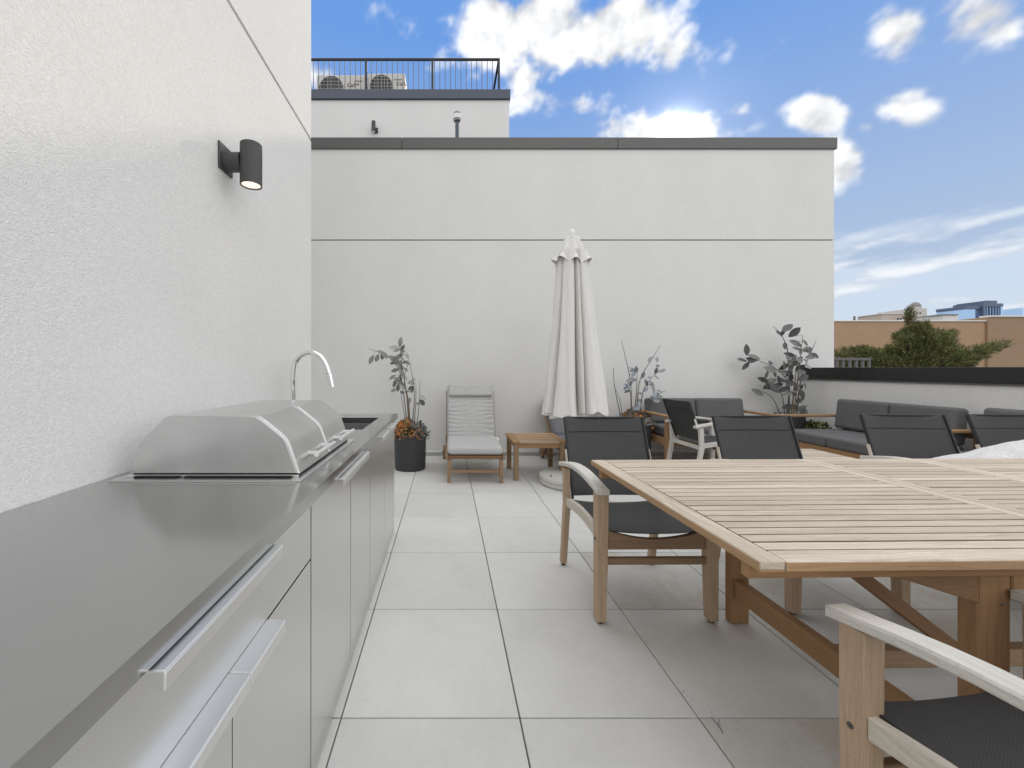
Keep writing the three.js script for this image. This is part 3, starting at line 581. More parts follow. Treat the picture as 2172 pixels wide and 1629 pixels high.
/* ------------------------------------------------------------------ sun loungers, local: foot end +z */
function makeLounger(label, fab, tilt, group) {
  const t = thing('sun_lounger', label, 'sun lounger', group);
  const hw = .29, zF = .60;                                 // foot end
  for (const s of [-1, 1]) {
    part('leg', lim(s * hw, s * (hw - .038), .001, .245, zF - .04, zF, .003), teakMid, t);
    part('side_rail', lim(s * (hw + .022), s * (hw - .006), .246, .305, -.62, zF + .005, .003), teakMid, t);
    const whl = part('wheel', cyl(.085, .085, .035, 28).rotateZ(Math.PI / 2).translate(s * (hw + .02) + (s > 0 ? .0 : .0), .0855, -.56), teakMid, t);
    part('hub', cyl(.02, .02, .045, 16).rotateZ(Math.PI / 2).translate(s * (hw + .02), .0855, -.56), dark(.1, .5), whl);
    part('rear_leg', lim(s * (hw - .008), s * (hw - .04), .05, .245, -.59, -.54, .003), teakMid, t);
  }
  part('foot_stretcher', lim(-hw + .038, hw - .038, .105, .135, zF - .03, zF - .008, .003), teakMid, t);
  part('foot_rail', lim(-hw + .006, hw - .006, .25, .285, zF - .035, zF - .005, .003), teakDark, t);
  for (let i = 0; i < 9; i++) { const z = mix(zF - .09, -.12, i / 8); part('seat_slat', lim(-hw + .007, hw - .007, .275, .293, z - .028, z + .028, .002), teakMid, t); }
  // seat cushion: soft front edge
  part('seat_cushion', cushion(.585, .085, .74, .038, .012, .004).translate(0, .338, .245), fab, t);
  // raised back on a hinged frame
  const b = new THREE.Group(); b.name = 'backrest'; b.position.set(0, .30, -.135); b.rotation.x = -tilt; t.add(b);
  const Lb = .66;
  for (const s of [-1, 1]) part('back_stile', lim(s * (hw + .014), s * (hw - .016), 0, Lb, -.028, .006, .003), teakMid, b);
  for (let i = 0; i < 7; i++) { const y = mix(.05, Lb - .04, i / 6); part('back_slat', lim(-hw + .017, hw - .017, y - .03, y + .03, -.024, -.006, .002), teakMid, b); }
  const cg = cushion(.585, .70, .075, .034, .006, .003), p = cg.attributes.position;
  for (let i = 0; i < p.count; i++) { const x = p.getX(i), y = p.getY(i), z = p.getZ(i); if (z > 0) p.setZ(i, z); }
  // gathered cloth: a finely divided front panel with pulled wrinkles from both sides
  const wr = (u, v) => { const x = mix(-.272, .272, u), y = mix(-.325, .16, v), side = Math.pow(Math.abs(u * 2 - 1), 1.2); const w = .0065 * side * Math.sin(y * 120 + 5 * PN.noise(x * 3 + 2, y * 5, 1) + (u < .5 ? 0 : 1.6)) * (.4 + .6 * Math.abs(PN.noise(x * 5, y * 17, 8.2)) * 2.2) + .002 * PN.noise(x * 20, y * 60, 3); return new THREE.Vector3(x, y, .041 + .010 * (1 - Math.pow(u * 2 - 1, 2)) * Math.sin(Math.PI * v) + w); };
  const bc = part('back_cushion', cg.translate(0, .37, .052), fab, b);
  part('gathered_panel', sheet(wr, 44, 120, .004, .54, .48).translate(0, .37, .052), fab, bc);
  part('head_pillow', cushion(.55, .155, .05, .022, .008, .003).translate(0, .628, .108), fab, bc);
  for (const s of [-1, 1]) part('prop', bar(new THREE.Vector3(s * .2, .29, -.5), new THREE.Vector3(s * .2, .30 + .34 * Math.cos(tilt) - .01, -.135 - .34 * Math.sin(tilt) - .03), .02, .03, .002), teakMid, t);
  return t;
}
const l1 = makeLounger('teak sun lounger with light grey wrinkled cushion and upright back', loungerFabric, .42);
l1.position.copy(V(.295, 0, 4.76));
const l2 = makeLounger('teak sun lounger with darker grey cushion partly hidden behind the umbrella', greyCushion, .95);
l2.position.copy(V(1.60, 0, 4.80));
{ const t = thing('paper_tag', 'small white tag tucked beside the light grey lounger cushion', 'tag', null, [.60, .305, 4.82]); part('tag', cbox(.05, .004, .07, .001).rotateX(.7).rotateZ(-.35).translate(0, .03, 0), white, t); }

{ // side table
  const t = thing('side_table', 'small square teak side table between lounger and umbrella', 'table', null, [.985, 0, 4.53]);
  const h = .42, a = .285;
  for (const sx of [-1, 1]) for (const sz of [-1, 1]) part('leg', lim(sx * (a - .015), sx * (a - .065), .001, h - .025, sz * (a - .015), sz * (a - .065), .003), teakMid, t);
  for (const s of [-1, 1]) { part('apron', lim(-a + .066, a - .066, h - .075, h - .025, s * (a - .02), s * (a - .04), .002), teakWarm, t); part('apron', lim(s * (a - .02), s * (a - .04), h - .075, h - .025, -a + .066, a - .066, .002), teakWarm, t); part('frame_board', lim(s * a, s * (a - .075), h - .024, h, -a, a, .003, 2), teakWarm, t); part('frame_board', lim(-a + .076, a - .076, h - .024, h, s * a, s * (a - .075), .003), teakTan, t); }
  for (let i = 0; i < 7; i++) { const z = mix(-.18, .18, i / 6); part('slat', lim(-a + .077, a - .077, h - .02, h - .001, z - .027, z + .027, .002), i % 2 ? teakTan : teakWarm, t); }
}

/* ------------------------------------------------------------------ umbrella and its base */
{
  const X = 1.297, D = 4.16;
  const b = thing('umbrella_base', 'round pale concrete umbrella base on the pavers', 'umbrella base', null, [X, 0, D]);
  part('disc', lathe([[0, .001], [.315, .001], [.33, .01], [.333, .035], [.322, .046], [.322, .05], [.332, .055], [.332, .085], [.32, .1], [0, .108]], 64), concreteBase, b);
  part('sleeve', cyl(.032, .032, .30, 24, .1), steelTrim, b);
  part('fixing', cyl(.018, .018, .006, 16).rotateZ(-1.2).translate(-.25, .105, .12), dark(.1, .6), b);
  part('grip_slot', lim(-.025, .025, .02, .042, .325, .336, .002), blackGap, b);
  const u = thing('patio_umbrella', 'tall closed off-white patio umbrella with hanging folds', 'umbrella', null, [X, 0, D]);
  part('pole', cyl(.024, .024, 2.05, 20, .42), white, u);
  // folded canopy: eight ribs, cloth hanging in uneven folds between them
  const creases = [[4.62, .09, .62], [4.86, .045, .42], [3.72, .08, .42], [5.72, .08, .36], [3.15, .14, .55], [.05, .16, .55], [.75, .16, .5], [1.45, .16, .55], [2.2, .16, .5], [2.7, .12, .4]];
  const fold = (a, h) => { // h: 0 hem, 1 top
    let k = 1 + .09 * PN.noise(Math.cos(a) * 1.6 + 4, Math.sin(a) * 1.6, h * 1.2) + .05 * PN.noise(Math.cos(a) * 5, Math.sin(a) * 5, h * 2.2) + .022 * PN.noise(Math.cos(a) * 11, Math.sin(a) * 11, h * 9 + 4);
    for (const [c, w, d] of creases) { const sway = .05 * Math.sin(h * 3 + c * 5) + .1 * (h - .5) * Math.sin(c * 9); let e = Math.abs(a - c - sway); e = Math.min(e, 6.28319 - e); k -= d * Math.exp(-Math.pow(e / w, 1.5)) * mix(1, .55, h); }
    return Math.max(.2, k);
  };
  const R = (h) => mix(.35, .15, Math.pow(h, .85));
  const canopy = (u, v) => { const a = u * Math.PI * 2, hem = .735 + .03 * Math.sin(a * 4 + .8) + .06 * PN.noise(Math.cos(a) * 3, Math.sin(a) * 3, 7); const y = mix(hem, 2.40, v); const r = R(v) * fold(a, v); return new THREE.Vector3(r * Math.cos(a) + (1 - v) * .012, y, -r * Math.sin(a)); };
  part('canopy', sheet(canopy, 240, 56, .004, 2.2, 1.7), canopyFabric, u);
  // inner folds showing below the hem
  const inner = (u, v) => { const a = u * Math.PI * 2; const y = mix(.70 + .02 * Math.sin(a * 5), 1.1, v); const r = mix(.255, .2, v) * (1 - .3 * Math.pow(Math.abs(Math.sin(a * 4 + 1.9)), 3)); return new THREE.Vector3(r * Math.cos(a), y, -r * Math.sin(a)); };
  part('inner_folds', sheet(inner, 160, 8, .004, 1.6, .4), canopyFabric, u);
  // vent cap on top with a frilled hem
  const vent = (u, v) => { const a = u * Math.PI * 2; const fl = .5 + .5 * Math.cos(a * 8 + .6); const y = mix(2.275 + .035 * fl + .02 * Math.sin(a * 2 + 1), 2.545, v); const r = mix(.17 + .045 * fl, .07, Math.pow(v, .62)) * (1 - .06 * Math.sin(a * 3 + v)); return new THREE.Vector3(r * Math.cos(a), y, -r * Math.sin(a)); };
  part('vent_cap', sheet(vent, 160, 20, .004, 1.2, .3), canopyFabric, u);
  part('crown', lathe([[.072, 2.542], [.068, 2.552], [0, 2.556]], 32), canopyFabric, u);
  part('finial', lathe([[.016, 2.55], [.018, 2.56], [.012, 2.57], [.024, 2.585], [.029, 2.603], [.022, 2.625], [.008, 2.64], [0, 2.642]], 24), white, u);
  for (let i = 0; i < 8; i++) { const a = i / 8 * Math.PI * 2 + .2; part('rib', taperTube([new THREE.Vector3(.03 * Math.cos(a), 2.38, .03 * Math.sin(a)), new THREE.Vector3(.1 * Math.cos(a), .80, .1 * Math.sin(a))], .008, .008, 4, 6), teakTan, u); }
}

/* ------------------------------------------------------------------ potted plants */
const leafGeo = (() => { // pointed oval with a folded midrib and a little curl, 1 m long along +y
  const P = [], I = [], U = [], n = 6;
  for (let i = 0; i <= n; i++) { const v = i / n, w = .27 * Math.pow(Math.sin(Math.PI * Math.min(1, v * .96 + .03)), .8), bend = .22 * v * v; for (const s of [-1, 0, 1]) { P.push(s * w, v, (s === 0 ? -.055 * Math.sin(Math.PI * v) : 0) - bend); U.push(s * .5 + .5, v); } }
  for (let i = 0; i < n; i++) for (const k of [0, 1]) { const a = i * 3 + k; I.push(a, a + 1, a + 4, a, a + 4, a + 3); }
  const g = new THREE.BufferGeometry(); g.setAttribute('position', new THREE.Float32BufferAttribute(P, 3)); g.setAttribute('uv', new THREE.Float32BufferAttribute(U, 2)); g.setIndex(I); g.computeVertexNormals(); return g;
})();
function addLeaf(parent, p, dir, size, mats, wide = 1) {
  const m = new THREE.Mesh(leafGeo, mats[Math.floor(rnd() * mats.length)]); m.name = 'leaf'; m.castShadow = m.receiveShadow = true;
  const y = dir.clone().normalize(), ref = new THREE.Vector3(rr(-.5, .5), rr(.1, .9), 1).normalize(), x = new THREE.Vector3().crossVectors(y, ref).normalize(), z = new THREE.Vector3().crossVectors(x, y);
  m.matrixAutoUpdate = true; m.quaternion.setFromRotationMatrix(new THREE.Matrix4().makeBasis(x, y, z)); m.position.copy(p); m.scale.set(size * wide, size, size); parent.add(m); return m;
}
// stems and leaves are read off as points in the plane of the plant, then spread in depth
function makePlant(name, label, D, stems, leaves, leafMats, size, base, mat = stemMat, extra = 0) {
  const t = thing(name, label, 'plant', null, [base.x, base.y, -base.z]);
  const loc = (px, py, dd = 0) => at(px, py, D + dd).sub(base);
  const paths = stems.map((s) => { const dd = rr(-.13, .13); return s.pts.map(([x, y], i) => loc(x, y, dd * i / (s.pts.length - 1))); });
  paths.forEach((pts, i) => part('stem', taperTube(pts, stems[i].r ?? .007, .0025, 14, 6), stems[i].mat ?? mat, t));
  const samples = paths.flatMap((pts) => new THREE.CatmullRomCurve3(pts).getPoints(24));
  for (const [px, py, ang, sc] of leaves) {
    const q = loc(px, py); let best = null, bd = 1e9; for (const s of samples) { const d = Math.hypot(s.x - q.x, s.y - q.y); if (d < bd) { bd = d; best = s; } }
    const L = size * (sc ?? 1), a = (ang ?? rr(0, 360)) * Math.PI / 180, dir = new THREE.Vector3(Math.cos(a), Math.sin(a), rr(-.45, .55)).normalize();
    const c = new THREE.Vector3(q.x, q.y, best.z + rr(-.03, .05)), root = c.clone().addScaledVector(dir, -L / 2);
    addLeaf(t, root, dir, L, leafMats, rr(.8, 1.1));
    const near = best.clone(); if (near.distanceTo(root) > .012) part('leaf_stalk', taperTube([near, root.clone().lerp(near, .5).add(new THREE.Vector3(0, .006, 0)), root], .0025, .0018, 4, 4), mat, t);
  }
  for (let i = 0; i < extra; i++) { // more foliage along the leafy stems
    const lp = leaves[Math.floor(rnd() * leaves.length)], q = loc(lp[0] + rr(-9, 9), lp[1] + rr(-10, 12)); let best = null, bd = 1e9; for (const s of samples) { const d = Math.hypot(s.x - q.x, s.y - q.y); if (d < bd) { bd = d; best = s; } }
    const a = rr(0, 6.283), dir = new THREE.Vector3(Math.cos(a), Math.sin(a) * .8 + .1, rr(-.8, .8)).normalize();
    addLeaf(t, best.clone().addScaledVector(dir, .006), dir, size * rr(.6, 1.05), leafMats, rr(.8, 1.1));
  }
  return t;
}
function pot(label, x, D, r, h, soil = true) {
  const t = thing('planter_pot', label, 'planter', null, [x, 0, D]);
  part('pot', lathe([[0, .001], [r * .94, .001], [r * .965, .008], [r, h - .012], [r - .004, h], [r - .02, h], [r - .024, h - .06], [0, h - .06]], 56), potMat, t);
  part('soil', cyl(r - .026, r - .026, .02, 32, h - .0595), dark(.03, .95), t);
  return t;
}
// low bedding plants round the stems: leaves and blossoms as fine geometry
function bedding(name, label, x, D, y, R, colours, n, spread, hgt) {
  const t = thing(name, label, 'plant', null, [x, y, D]);
  const piece = (s) => { const g = leafGeo.clone(); g.scale(s * rr(.9, 1.4), s, s); g.rotateX(rr(-1.5, 1.1)); g.rotateZ(rr(-1.4, 1.4)); g.rotateY(rr(0, 6.28)); return g; };
  colours.forEach(([mat, share, size, sector, pn], ci) => {
    const list = [];
    for (let i = 0; i < n * share; i++) { const a = sector ? rr(sector[0], sector[1]) : rr(0, 6.283), q = Math.sqrt(rnd()) * R * spread, hh = hgt * (1 - .55 * Math.pow(q / (R * spread), 2)) * rr(.35, 1); list.push(piece(size * rr(.7, 1.3)).translate(q * Math.cos(a), hh - (q > R * .95 ? rr(.0, .07) : 0), q * Math.sin(a))); }
    const m = part(pn, list, mat, t); m.userData.kind = 'stuff';
  });
  const st = []; for (let i = 0; i < 14; i++) { const a = rr(0, 6.28), q = rr(.1, .8) * R; st.push(taperTube([new THREE.Vector3(q * .5 * Math.cos(a), -.03, q * .5 * Math.sin(a)), new THREE.Vector3(q * .8 * Math.cos(a), hgt * .4, q * .8 * Math.sin(a)), new THREE.Vector3(q * Math.cos(a), hgt * .8, q * Math.sin(a))], .004, .002, 5, 5)); }
  part('stems', st, stemBrown, t).userData.kind = 'stuff';
  return t;
}
const orange = new THREE.MeshStandardMaterial({ color: new THREE.Color().setRGB(.55, .23, .07), roughness: .7 }), rust = new THREE.MeshStandardMaterial({ color: new THREE.Color().setRGB(.38, .15, .05), roughness: .7 }), oliveLeaf = leafMat(.15, .18, .05), greyLeaf = leafMat(.20, .21, .20), mauve = leafMat(.32, .22, .18);
{ // plant by the counter end
  const D = 4.79, x = (870 - CX) * D / F, h = .43;
  pot('black cylindrical planter beside the light grey lounger', x, D, .19, h);
  const base = V(x, h - .04, D);
  makePlant('tall_leafy_plant', 'tall grey-leaved plant leaning left in the planter beside the lounger', D, [
    { pts: [[868, 905], [863, 840], [852, 770], [848, 722]], r: .012, mat: stemBrown }, { pts: [[864, 905], [856, 835], [846, 785], [825, 757], [803, 747], [782, 740]], r: .008 }, { pts: [[874, 905], [879, 835], [870, 775], [862, 748]], r: .008 }, { pts: [[884, 905], [889, 855], [891, 808]], r: .006 }, { pts: [[870, 905], [866, 850], [858, 800], [866, 770]], r: .009, mat: stemBrown }, { pts: [[861, 905], [853, 850], [846, 815]], r: .006 }, { pts: [[878, 905], [882, 850], [882, 812]], r: .007, mat: stemBrown },
  ], [[848, 725, 80, 1.1], [834, 736, 165, 1.2], [841, 742, 190, .9], [854, 738, 60, .8], [853, 747, 200, .8], [861, 752, 40, .7], [840, 762, 215, 1.25], [836, 768, 200, 1.0], [858, 768, 20, .7], [848, 778, 250, .9], [838, 785, 190, .9], [852, 790, 300, .9], [862, 784, 330, .7], [832, 800, 205, 1.0], [842, 802, 170, .8], [858, 800, 330, .9], [872, 810, 20, .9], [876, 806, 60, .8], [845, 822, 250, .9], [836, 827, 210, .7], [856, 818, 300, .9], [817, 753, 320, 1.0], [812, 757, 240, .8], [802, 760, 255, .9], [788, 762, 245, 1.1], [897, 842, 330, .9], [868, 850, 250, .8], [888, 855, 200, .6], [851, 812, 120, .8], [864, 830, 20, .7], [846, 755, 30, .9], [866, 770, 150, .6], [850, 800, 90, .8], [838, 815, 240, .8]],
    leavesGrey, .108, base, stemMat, 24);
  bedding('flowering_plant', 'orange and grey-green bedding flowers spilling from the planter beside the lounger', x, D, h - .05, .19, [[orange, .5, .034, [2.0, 4.6], 'orange_blossoms'], [rust, .3, .034, [.6, 4.9], 'rust_blossoms'], [oliveLeaf, .16, .036, [1.4, 4.9], 'green_leaves'], [greyLeaf, .55, .034, [-1.6, 1.2], 'grey_leaves'], [mauve, .10, .045, [2, 4], 'pale_blossoms']], 620, 1.18, .20);
}
{ // plant by the back sofa
  const D = 5.12, x = (1347 - CX) * D / F, h = .52;
  pot('dark planter hidden behind the sling chair beside the far sofa', x, D, .185, h);
  const base = V(x, h - .04, D);
  makePlant('twiggy_plant', 'sparse blue-grey leaved plant with bare twigs beside the far sofa', D, [
    { pts: [[1340, 892], [1337, 810], [1326, 755], [1318, 722]], r: .009, mat: stemBrown }, { pts: [[1350, 892], [1358, 805], [1384, 760], [1401, 732]], r: .007 }, { pts: [[1318, 890], [1303, 815], [1301, 780]], r: .006 }, { pts: [[1322, 890], [1312, 840], [1302, 818]], r: .005 }, { pts: [[1356, 892], [1368, 820], [1398, 786]], r: .007 }, { pts: [[1362, 892], [1382, 845], [1412, 828]], r: .006 }, { pts: [[1345, 892], [1350, 830], [1352, 785]], r: .009, mat: stemBrown }, { pts: [[1338, 892], [1336, 830], [1326, 815]], r: .007 },
  ], [[1348, 785, 80, 1], [1341, 795, 230, .9], [1335, 806, 200, 1], [1328, 822, 230, .9], [1346, 806, 40, .8], [1378, 762, 60, .9], [1396, 762, 80, .8], [1390, 776, 10, .9], [1366, 795, 70, 1], [1398, 786, 30, .9], [1391, 800, 330, .8], [1372, 812, 110, 1], [1382, 824, 290, 1.1], [1368, 826, 230, .8], [1398, 833, 20, 1.1], [1409, 830, 350, .9], [1388, 845, 330, .9], [1393, 850, 0, .9], [1358, 850, 350, .8], [1348, 866, 170, .8], [1332, 830, 200, .8], [1352, 862, 30, .9], [1375, 800, 20, .8], [1340, 780, 150, .7], [1334, 822, 300, .8]],
    leavesBlue, .10, base, dark(.09, .8), 16);
  bedding('flowering_plant', 'rust and orange bedding flowers under the blue-grey twiggy plant', x, D, h - .05, .185, [[orange, .3, .05, [1.6, 6.0], 'orange_blossoms'], [rust, .2, .05, null, 'rust_blossoms'], [greyLeaf, .5, .06, null, 'grey_leaves'], [oliveLeaf, .12, .05, null, 'green_leaves']], 380, 1.15, .16);
}
{ // corner plant
  const D = 5.24, x = (1674 - CX) * D / F, h = .60;
  const t = pot('dark planter topped with white pebbles in the corner behind the sofas', x, D, .165, h);
  const peb = []; for (let i = 0; i < 90; i++) { const a = rr(0, 6.28), q = Math.sqrt(rnd()) * .13; const g = new THREE.IcosahedronGeometry(rr(.012, .022), 1); g.scale(1, .65, 1); peb.push(plain(g).translate(q * Math.cos(a), h - .03 + rr(0, .02), q * Math.sin(a))); }
  part('pebbles', peb, white, t).userData.kind = 'stuff';
  const base = V(x, h - .04, D);
  makePlant('rubber_plant', 'bushy dark-leaved plant with upright stems in the corner by the parapet', D, [
    { pts: [[1674, 880], [1673, 800], [1671, 745], [1656, 708], [1640, 692]], r: .011 }, { pts: [[1669, 880], [1672, 812], [1643, 780], [1612, 766], [1596, 757]], r: .009 }, { pts: [[1655, 880], [1637, 842], [1613, 828]], r: .007 }, { pts: [[1684, 880], [1694, 790], [1703, 712]], r: .01, mat: stemBrown }, { pts: [[1690, 880], [1700, 800], [1731, 722]], r: .009 }, { pts: [[1679, 880], [1684, 830], [1690, 770]], r: .011, mat: stemBrown }, { pts: [[1665, 880], [1655, 830], [1622, 805]], r: .007 }, { pts: [[1694, 880], [1706, 868], [1712, 858]], r: .006 },
  ], [[1664, 695, 40, 1.25], [1676, 706, 45, 1.3], [1660, 704, 70, 1], [1682, 728, 330, 1.2], [1592, 742, 100, 1.15], [1608, 756, 345, 1.25], [1588, 762, 165, 1.15], [1594, 776, 225, 1.0], [1603, 764, 200, .9], [1638, 783, 150, 1.2], [1652, 793, 320, 1.0], [1624, 806, 160, 1.2], [1640, 808, 200, 1.1], [1633, 820, 330, 1.0], [1655, 818, 200, 1.1], [1660, 806, 160, 1.0], [1618, 832, 330, 1.2], [1668, 790, 170, 1.1], [1690, 788, 10, 1.1], [1686, 770, 200, 1.1], [1678, 752, 150, 1.1], [1690, 745, 40, 1.1], [1712, 741, 15, 1.2], [1717, 756, 15, 1.2], [1712, 776, 5, 1.15], [1700, 766, 60, 1.0], [1680, 778, 250, 1.0], [1697, 800, 200, 1.2], [1706, 795, 330, 1.0], [1670, 812, 20, 1.1], [1684, 812, 340, 1.2], [1664, 826, 200, 1.0], [1680, 834, 160, 1.0], [1697, 836, 290, 1.1], [1692, 822, 30, 1.0], [1668, 862, 200, .9], [1692, 866, 330, 1.1], [1708, 872, 340, 1.1], [1714, 866, 30, .9], [1650, 806, 110, .9], [1675, 762, 60, .9], [1684, 800, 100, 1.0], [1700, 850, 20, .9], [1705, 820, 320, .9], [1660, 775, 100, .9], [1696, 728, 120, .8]],
    leavesDark, .132, base, dark(.10, .8), 26);
  const d2 = 5.03, x2 = (1734 - CX) * d2 / F;
  pot('small dark pot tucked in the corner beside the parapet', x2, d2, .095, .36);
  bedding('leafy_shrub', 'low yellow-green leafy shrub in the corner pot beside the parapet', x2, d2, .33, .095, [[oliveLeaf, .6, .045, null, 'bright_leaves'], [leafMat(.05, .07, .03), .6, .045, null, 'dark_leaves']], 420, 1.7, .19);
}
{ // fallen twig on the pavers
  const t = thing('fallen_twig', 'tiny dark forked twig lying on the pavers near the table', 'twig', null, [.90, .0035, 1.33]); t.scale.setScalar(.55);
  part('twig', [taperTube([V(.0, 0, -.045), V(.004, .002, 0), V(-.002, .001, .06)], .0022, .0012, 6, 5), taperTube([V(.003, .002, .01), V(.022, .004, .025), V(.04, .002, .045)], .0015, .001, 5, 5), taperTube([V(.003, .001, .01), V(.02, .002, .005)], .0013, .001, 3, 5), taperTube([V(.02, .003, .09), V(.035, .001, .11)], .0015, .001, 3, 5)], dark(.04, .9), t);
}

/* ------------------------------------------------------------------ beyond the parapet */
const brickWall = new THREE.MeshStandardMaterial({ color: new THREE.Color().setRGB(.46, .30, .19), map: concMap, roughness: .92 }), brickWall2 = new THREE.MeshStandardMaterial({ color: new THREE.Color().setRGB(.38, .255, .165), map: concMap, roughness: .92 });
{
  const D = 24, k = D / F, b = thing('tan_building', 'long flat-roofed tan rendered building behind the juniper tree', 'building');
  const xa = 12, xm = (2090 - CX) * k, y1 = EYE + (CY - 682) * k, y2 = EYE + (CY - 673) * k;
  part('wall', limD(xa, xm, -9, y1, D, D + 16, .02), brickWall, b);
  part('wing_wall', limD(xm + .002, 60, -9, y2, D - .12, D + 16, .02), brickWall2, b);
  part('roof_coping', limD(xa - .05, xm, y1, y1 + .07, D - .06, D + .3, .01), acWhite, b);
  part('roof_coping', limD(xm + .004, 60, y2, y2 + .09, D - .18, D + .3, .01), acWhite, b);
  part('roof_pipe', cyl(.05, .05, .42, 10).translate((1841 - CX) * k, y1, -D - .8), dark(.1, .8), b);
}
const skyline = (name, label, D, list, grp) => { const t = thing(name, label, 'building', grp); for (const [pn, xa, xb, ya, yb, dd, mat] of list) { const d = D + dd, k = d / F; part(pn, limD((xa - CX) * k, (xb - CX) * k, yb === null ? -9 : EYE + (CY - yb) * k, EYE + (CY - ya) * k, d, d + D * .06, .02), mat, t); } return t; };
{
  const tan = new THREE.MeshStandardMaterial({ color: new THREE.Color().setRGB(.50, .42, .36), roughness: .9 }), pale = new THREE.MeshStandardMaterial({ color: new THREE.Color().setRGB(.52, .49, .46), roughness: .9 }), slate = dark(.22, .7), win = dark(.08, .3), glass = new THREE.MeshStandardMaterial({ color: new THREE.Color().setRGB(.34, .48, .68), roughness: .12, metalness: .75 }), navy = new THREE.MeshStandardMaterial({ color: new THREE.Color().setRGB(.10, .13, .20), roughness: .35, metalness: .3 });
  const a = skyline('apartment_tower', 'pale domed apartment tower rising behind the tan building', 130, [['wing', 1871, 1916, 666, null, 0, tan], ['wing', 1916.2, 1936, 667.5, null, .5, pale], ['tower', 1936.2, 1966, 654, null, -1, pale], ['tower_shoulder', 1914, 1936, 657, null, 2, pale], ['parapet', 1870, 1916.5, 664.5, 666, -.3, acWhite]]);
  const k = 134 / F; part('dome', plain(new THREE.SphereGeometry(9 * k, 20, 10, 0, 6.283, 0, 1.571)).scale(1, 1.25, 1).translate((1941 - CX) * k, EYE + (CY - 652) * k, -134), slate, a);
  part('dome_drum', cyl(9.5 * k, 9.5 * k, 4 * k, 20).translate((1941 - CX) * k, EYE + (CY - 656) * k, -134), pale, a);
  for (const [x, y] of [[1944, 662], [1951, 662], [1946, 672], [1952, 672], [1922, 662], [1930, 662], [1905, 674], [1911, 674]]) { const d = 128.9, q = d / F; part('window', limD((x - CX) * q, (x + 2.6 - CX) * q, EYE + (CY - y - 4) * q, EYE + (CY - y) * q, d - .02, d + .3, .01), win, a); }
  skyline('rooftop_shed', 'small white rooftop structure behind the tan building roofline', 60, [['wall', 2000, 2033, 668, null, 0, acWhite], ['roof', 1999, 2034, 666, 668, -.2, slate]]);
  skyline('rooftop_shed', 'low pale roof ledge between domed tower and white rooftop structure', 62, [['wall', 1936, 2000, 678, null, 0, pale], ['ledge', 1930, 2005, 676.5, 678, -.3, acWhite]]);
  const g = skyline('glass_tower', 'blue glass office tower on the skyline above the tan building', 260, [['low_block', 2048, 2085.8, 655, null, 0, glass], ['low_crown', 2047.5, 2085.8, 649, 655, -1, navy], ['core', 2086, 2092, 640, null, -2, navy], ['high_block', 2092.2, 2127, 650, null, 0, glass], ['high_crown', 2092.2, 2128, 643.5, 650, -1, navy], ['roof_plant', 2092.5, 2115, 637.5, 643.5, 2, navy]]);
  for (let i = 0; i < 5; i++) { const d = 259.4, q = d / F, x = 2097 + i * 6; part('mullion', limD((x - CX) * q, (x + .7 - CX) * q, EYE + (CY - 676) * q, EYE + (CY - 650.5) * q, d - .2, d + .4, .01), navy, g); }
  skyline('far_tower', 'slim pale blue tower far off at the edge of the skyline', 420, [['shaft', 2167, 2171, 653, null, 0, glass]]);
}
{ // neighbour's deck and rail
  const D = 9.6, k = D / F, t = thing('neighbour_deck', 'neighbouring low roof block seen just past the far wall corner', 'building'); const xr = (1846 - CX) * k;
  part('block', limD(5.6, xr + .05, -8.95, .5, D - .12, D + 2.2, .01), stuccoFine, t);
  const r = thing('deck_railing', 'short dark slatted deck railing past the far wall corner', 'railing'), yt = EYE + (CY - 759) * k;
  part('top_rail', limD(5.7, xr, yt - .06, yt, D - .03, D + .03, .004), bronze, r);
  for (let x = 5.75; x < xr; x += .155) part('baluster', limD(x, x + .05, .5, yt - .061, D - .02, D + .02, .003), bronze, r);
}
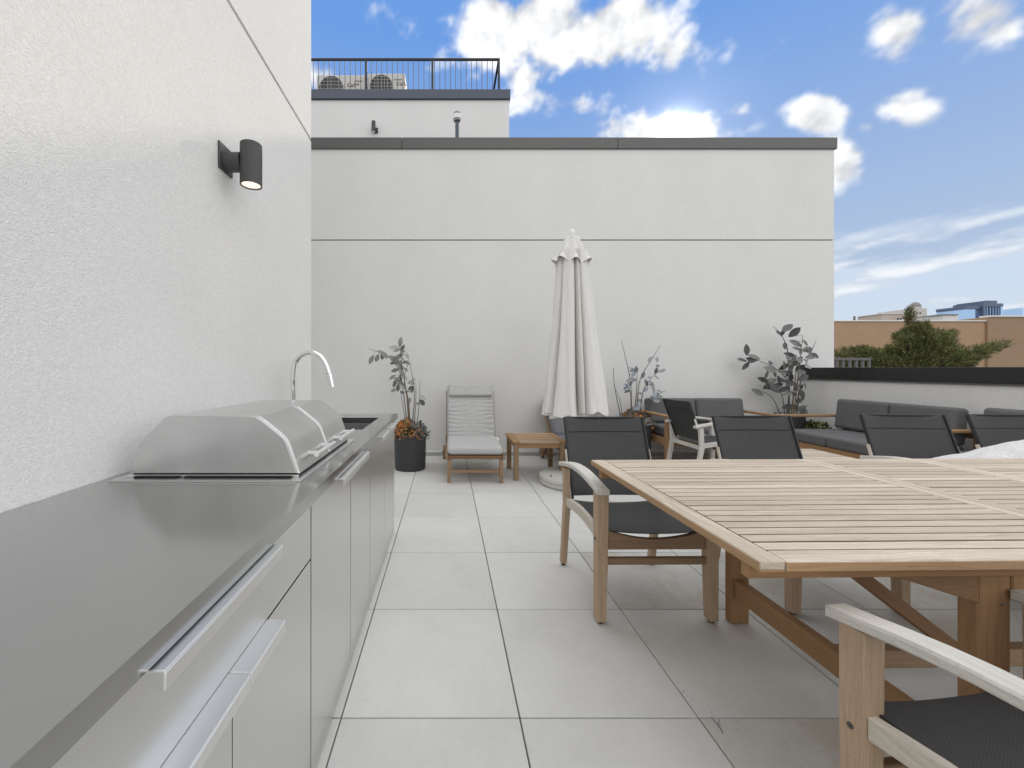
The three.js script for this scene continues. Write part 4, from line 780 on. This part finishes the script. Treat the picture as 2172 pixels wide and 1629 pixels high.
{ // juniper
  const D = 14.5, k = D / F, cx = (1950 - CX) * k, t = thing('juniper_tree', 'spreading green-brown juniper tree beyond the parapet', 'tree', null, [cx, -9, D]);
  const bark = new THREE.MeshStandardMaterial({ color: new THREE.Color().setRGB(.11, .075, .05), roughness: .95 });
  part('trunk', taperTube([new THREE.Vector3(0, -.05, 0), new THREE.Vector3(.1, 4, .05), new THREE.Vector3(-.1, 8, 0), new THREE.Vector3(-.3, 11.3, 0)], .32, .06, 16, 10), bark, t);
  const L = (px, py, dz = 0) => { const p = at(px, py, D); return new THREE.Vector3(p.x - cx, p.y + 9, dz); };
  const tips = [[1778, 745], [1785, 765], [1805, 740], [1836, 745], [1845, 772], [1868, 742], [1893, 735], [1795, 752], [1790, 742], [1822, 748], [1850, 738], [1880, 745], [1905, 718], [1928, 690], [1930, 655], [1925, 668], [1945, 712], [1965, 700], [1982, 686], [2000, 705], [2025, 705], [2052, 698], [2040, 722], [2065, 735], [2090, 730], [2118, 735], [2098, 752], [2110, 765], [2080, 770], [2050, 760], [2020, 750], [1990, 745], [1960, 740], [1930, 745], [1900, 765], [1860, 765], [1830, 768], [1810, 766], [1925, 700], [1918, 712], [1985, 715], [2010, 730], [1950, 775], [2000, 775], [2060, 780], [1880, 785], [2030, 790], [1980, 800], [2080, 800], [1920, 800], [1850, 800], [2110, 800]];
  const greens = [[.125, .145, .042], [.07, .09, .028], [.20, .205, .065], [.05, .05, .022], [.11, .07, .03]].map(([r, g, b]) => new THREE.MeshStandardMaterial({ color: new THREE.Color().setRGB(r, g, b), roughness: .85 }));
  const lists = greens.map(() => ({ P: [], N: [] }));
  const sprig = (p, dir, len, o) => { // feathery spray of narrow leaflets
    const d = dir.clone().normalize(), s = new THREE.Vector3().crossVectors(d, new THREE.Vector3(rr(-1, 1), rr(-1, 1), rr(-1, 1))).normalize(), n = new THREE.Vector3().crossVectors(d, s);
    const tri = (a, b, c) => { o.P.push(a.x, a.y, a.z, b.x, b.y, b.z, c.x, c.y, c.z); const e = b.clone().sub(a).cross(c.clone().sub(a)).normalize(); for (let i = 0; i < 3; i++) o.N.push(e.x, e.y, e.z); };
    for (let i = 0; i < 4; i++) { const b = p.clone().addScaledVector(d, len * i / 4.5), sd = i % 2 ? s : s.clone().negate(), e = b.clone().addScaledVector(d, len * .42).addScaledVector(sd, len * .3).addScaledVector(n, rr(-.15, .15) * len); tri(b.clone().addScaledVector(n, len * .06), e, b.clone().addScaledVector(d, len * .14).addScaledVector(n, -len * .06)); }
    tri(p.clone().addScaledVector(s, len * .06), p.clone().addScaledVector(d, len), p.clone().addScaledVector(s, -len * .06));
  };
  tips.forEach(([px, py], i) => {
    const spike = px > 1920 && px < 1935 && py < 675, tip = L(Math.min(px, 2096), py, spike ? 0 : rr(-.9, .5)), root = new THREE.Vector3(mix(-.15, tip.x, .18), Math.min(tip.y - .35, 11.2 - Math.abs(tip.x) * .18) - rr(.2, .8), tip.z * .15);
    const mid = root.clone().lerp(tip, .55).add(new THREE.Vector3(0, rr(-.05, .18), 0));
    const cur = new THREE.CatmullRomCurve3([root, mid, tip]);
    part('limb', taperTube([root, mid, tip], .035, .006, 8, 5), bark, t);
    const n = spike ? 260 : 470;
    for (let q = 0; q < n; q++) {
      const u = Math.pow(rnd(), .55), p = cur.getPoint(u), rad = spike ? mix(.2, .05, u) : mix(.36, .13, u * u);
      const off = new THREE.Vector3(rr(-1, 1), rr(-.75, .65), rr(-1, 1)); if (off.length() > 1) off.normalize(); off.multiplyScalar(rad);
      const dir = cur.getTangent(u).multiplyScalar(.9).add(off.clone().normalize().multiplyScalar(.8)).add(new THREE.Vector3(0, .15, 0));
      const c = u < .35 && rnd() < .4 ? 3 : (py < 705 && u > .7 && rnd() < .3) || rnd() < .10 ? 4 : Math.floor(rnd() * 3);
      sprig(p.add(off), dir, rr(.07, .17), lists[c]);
    }
  });
  const crown = new THREE.Group(); crown.name = 'crown'; t.add(crown);
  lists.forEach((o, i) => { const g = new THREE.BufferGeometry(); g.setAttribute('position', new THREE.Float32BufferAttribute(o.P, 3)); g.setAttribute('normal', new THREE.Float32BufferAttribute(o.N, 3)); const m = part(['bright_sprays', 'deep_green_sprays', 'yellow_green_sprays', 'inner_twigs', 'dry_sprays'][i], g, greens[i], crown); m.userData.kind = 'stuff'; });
}

renderer.render(scene, camera);
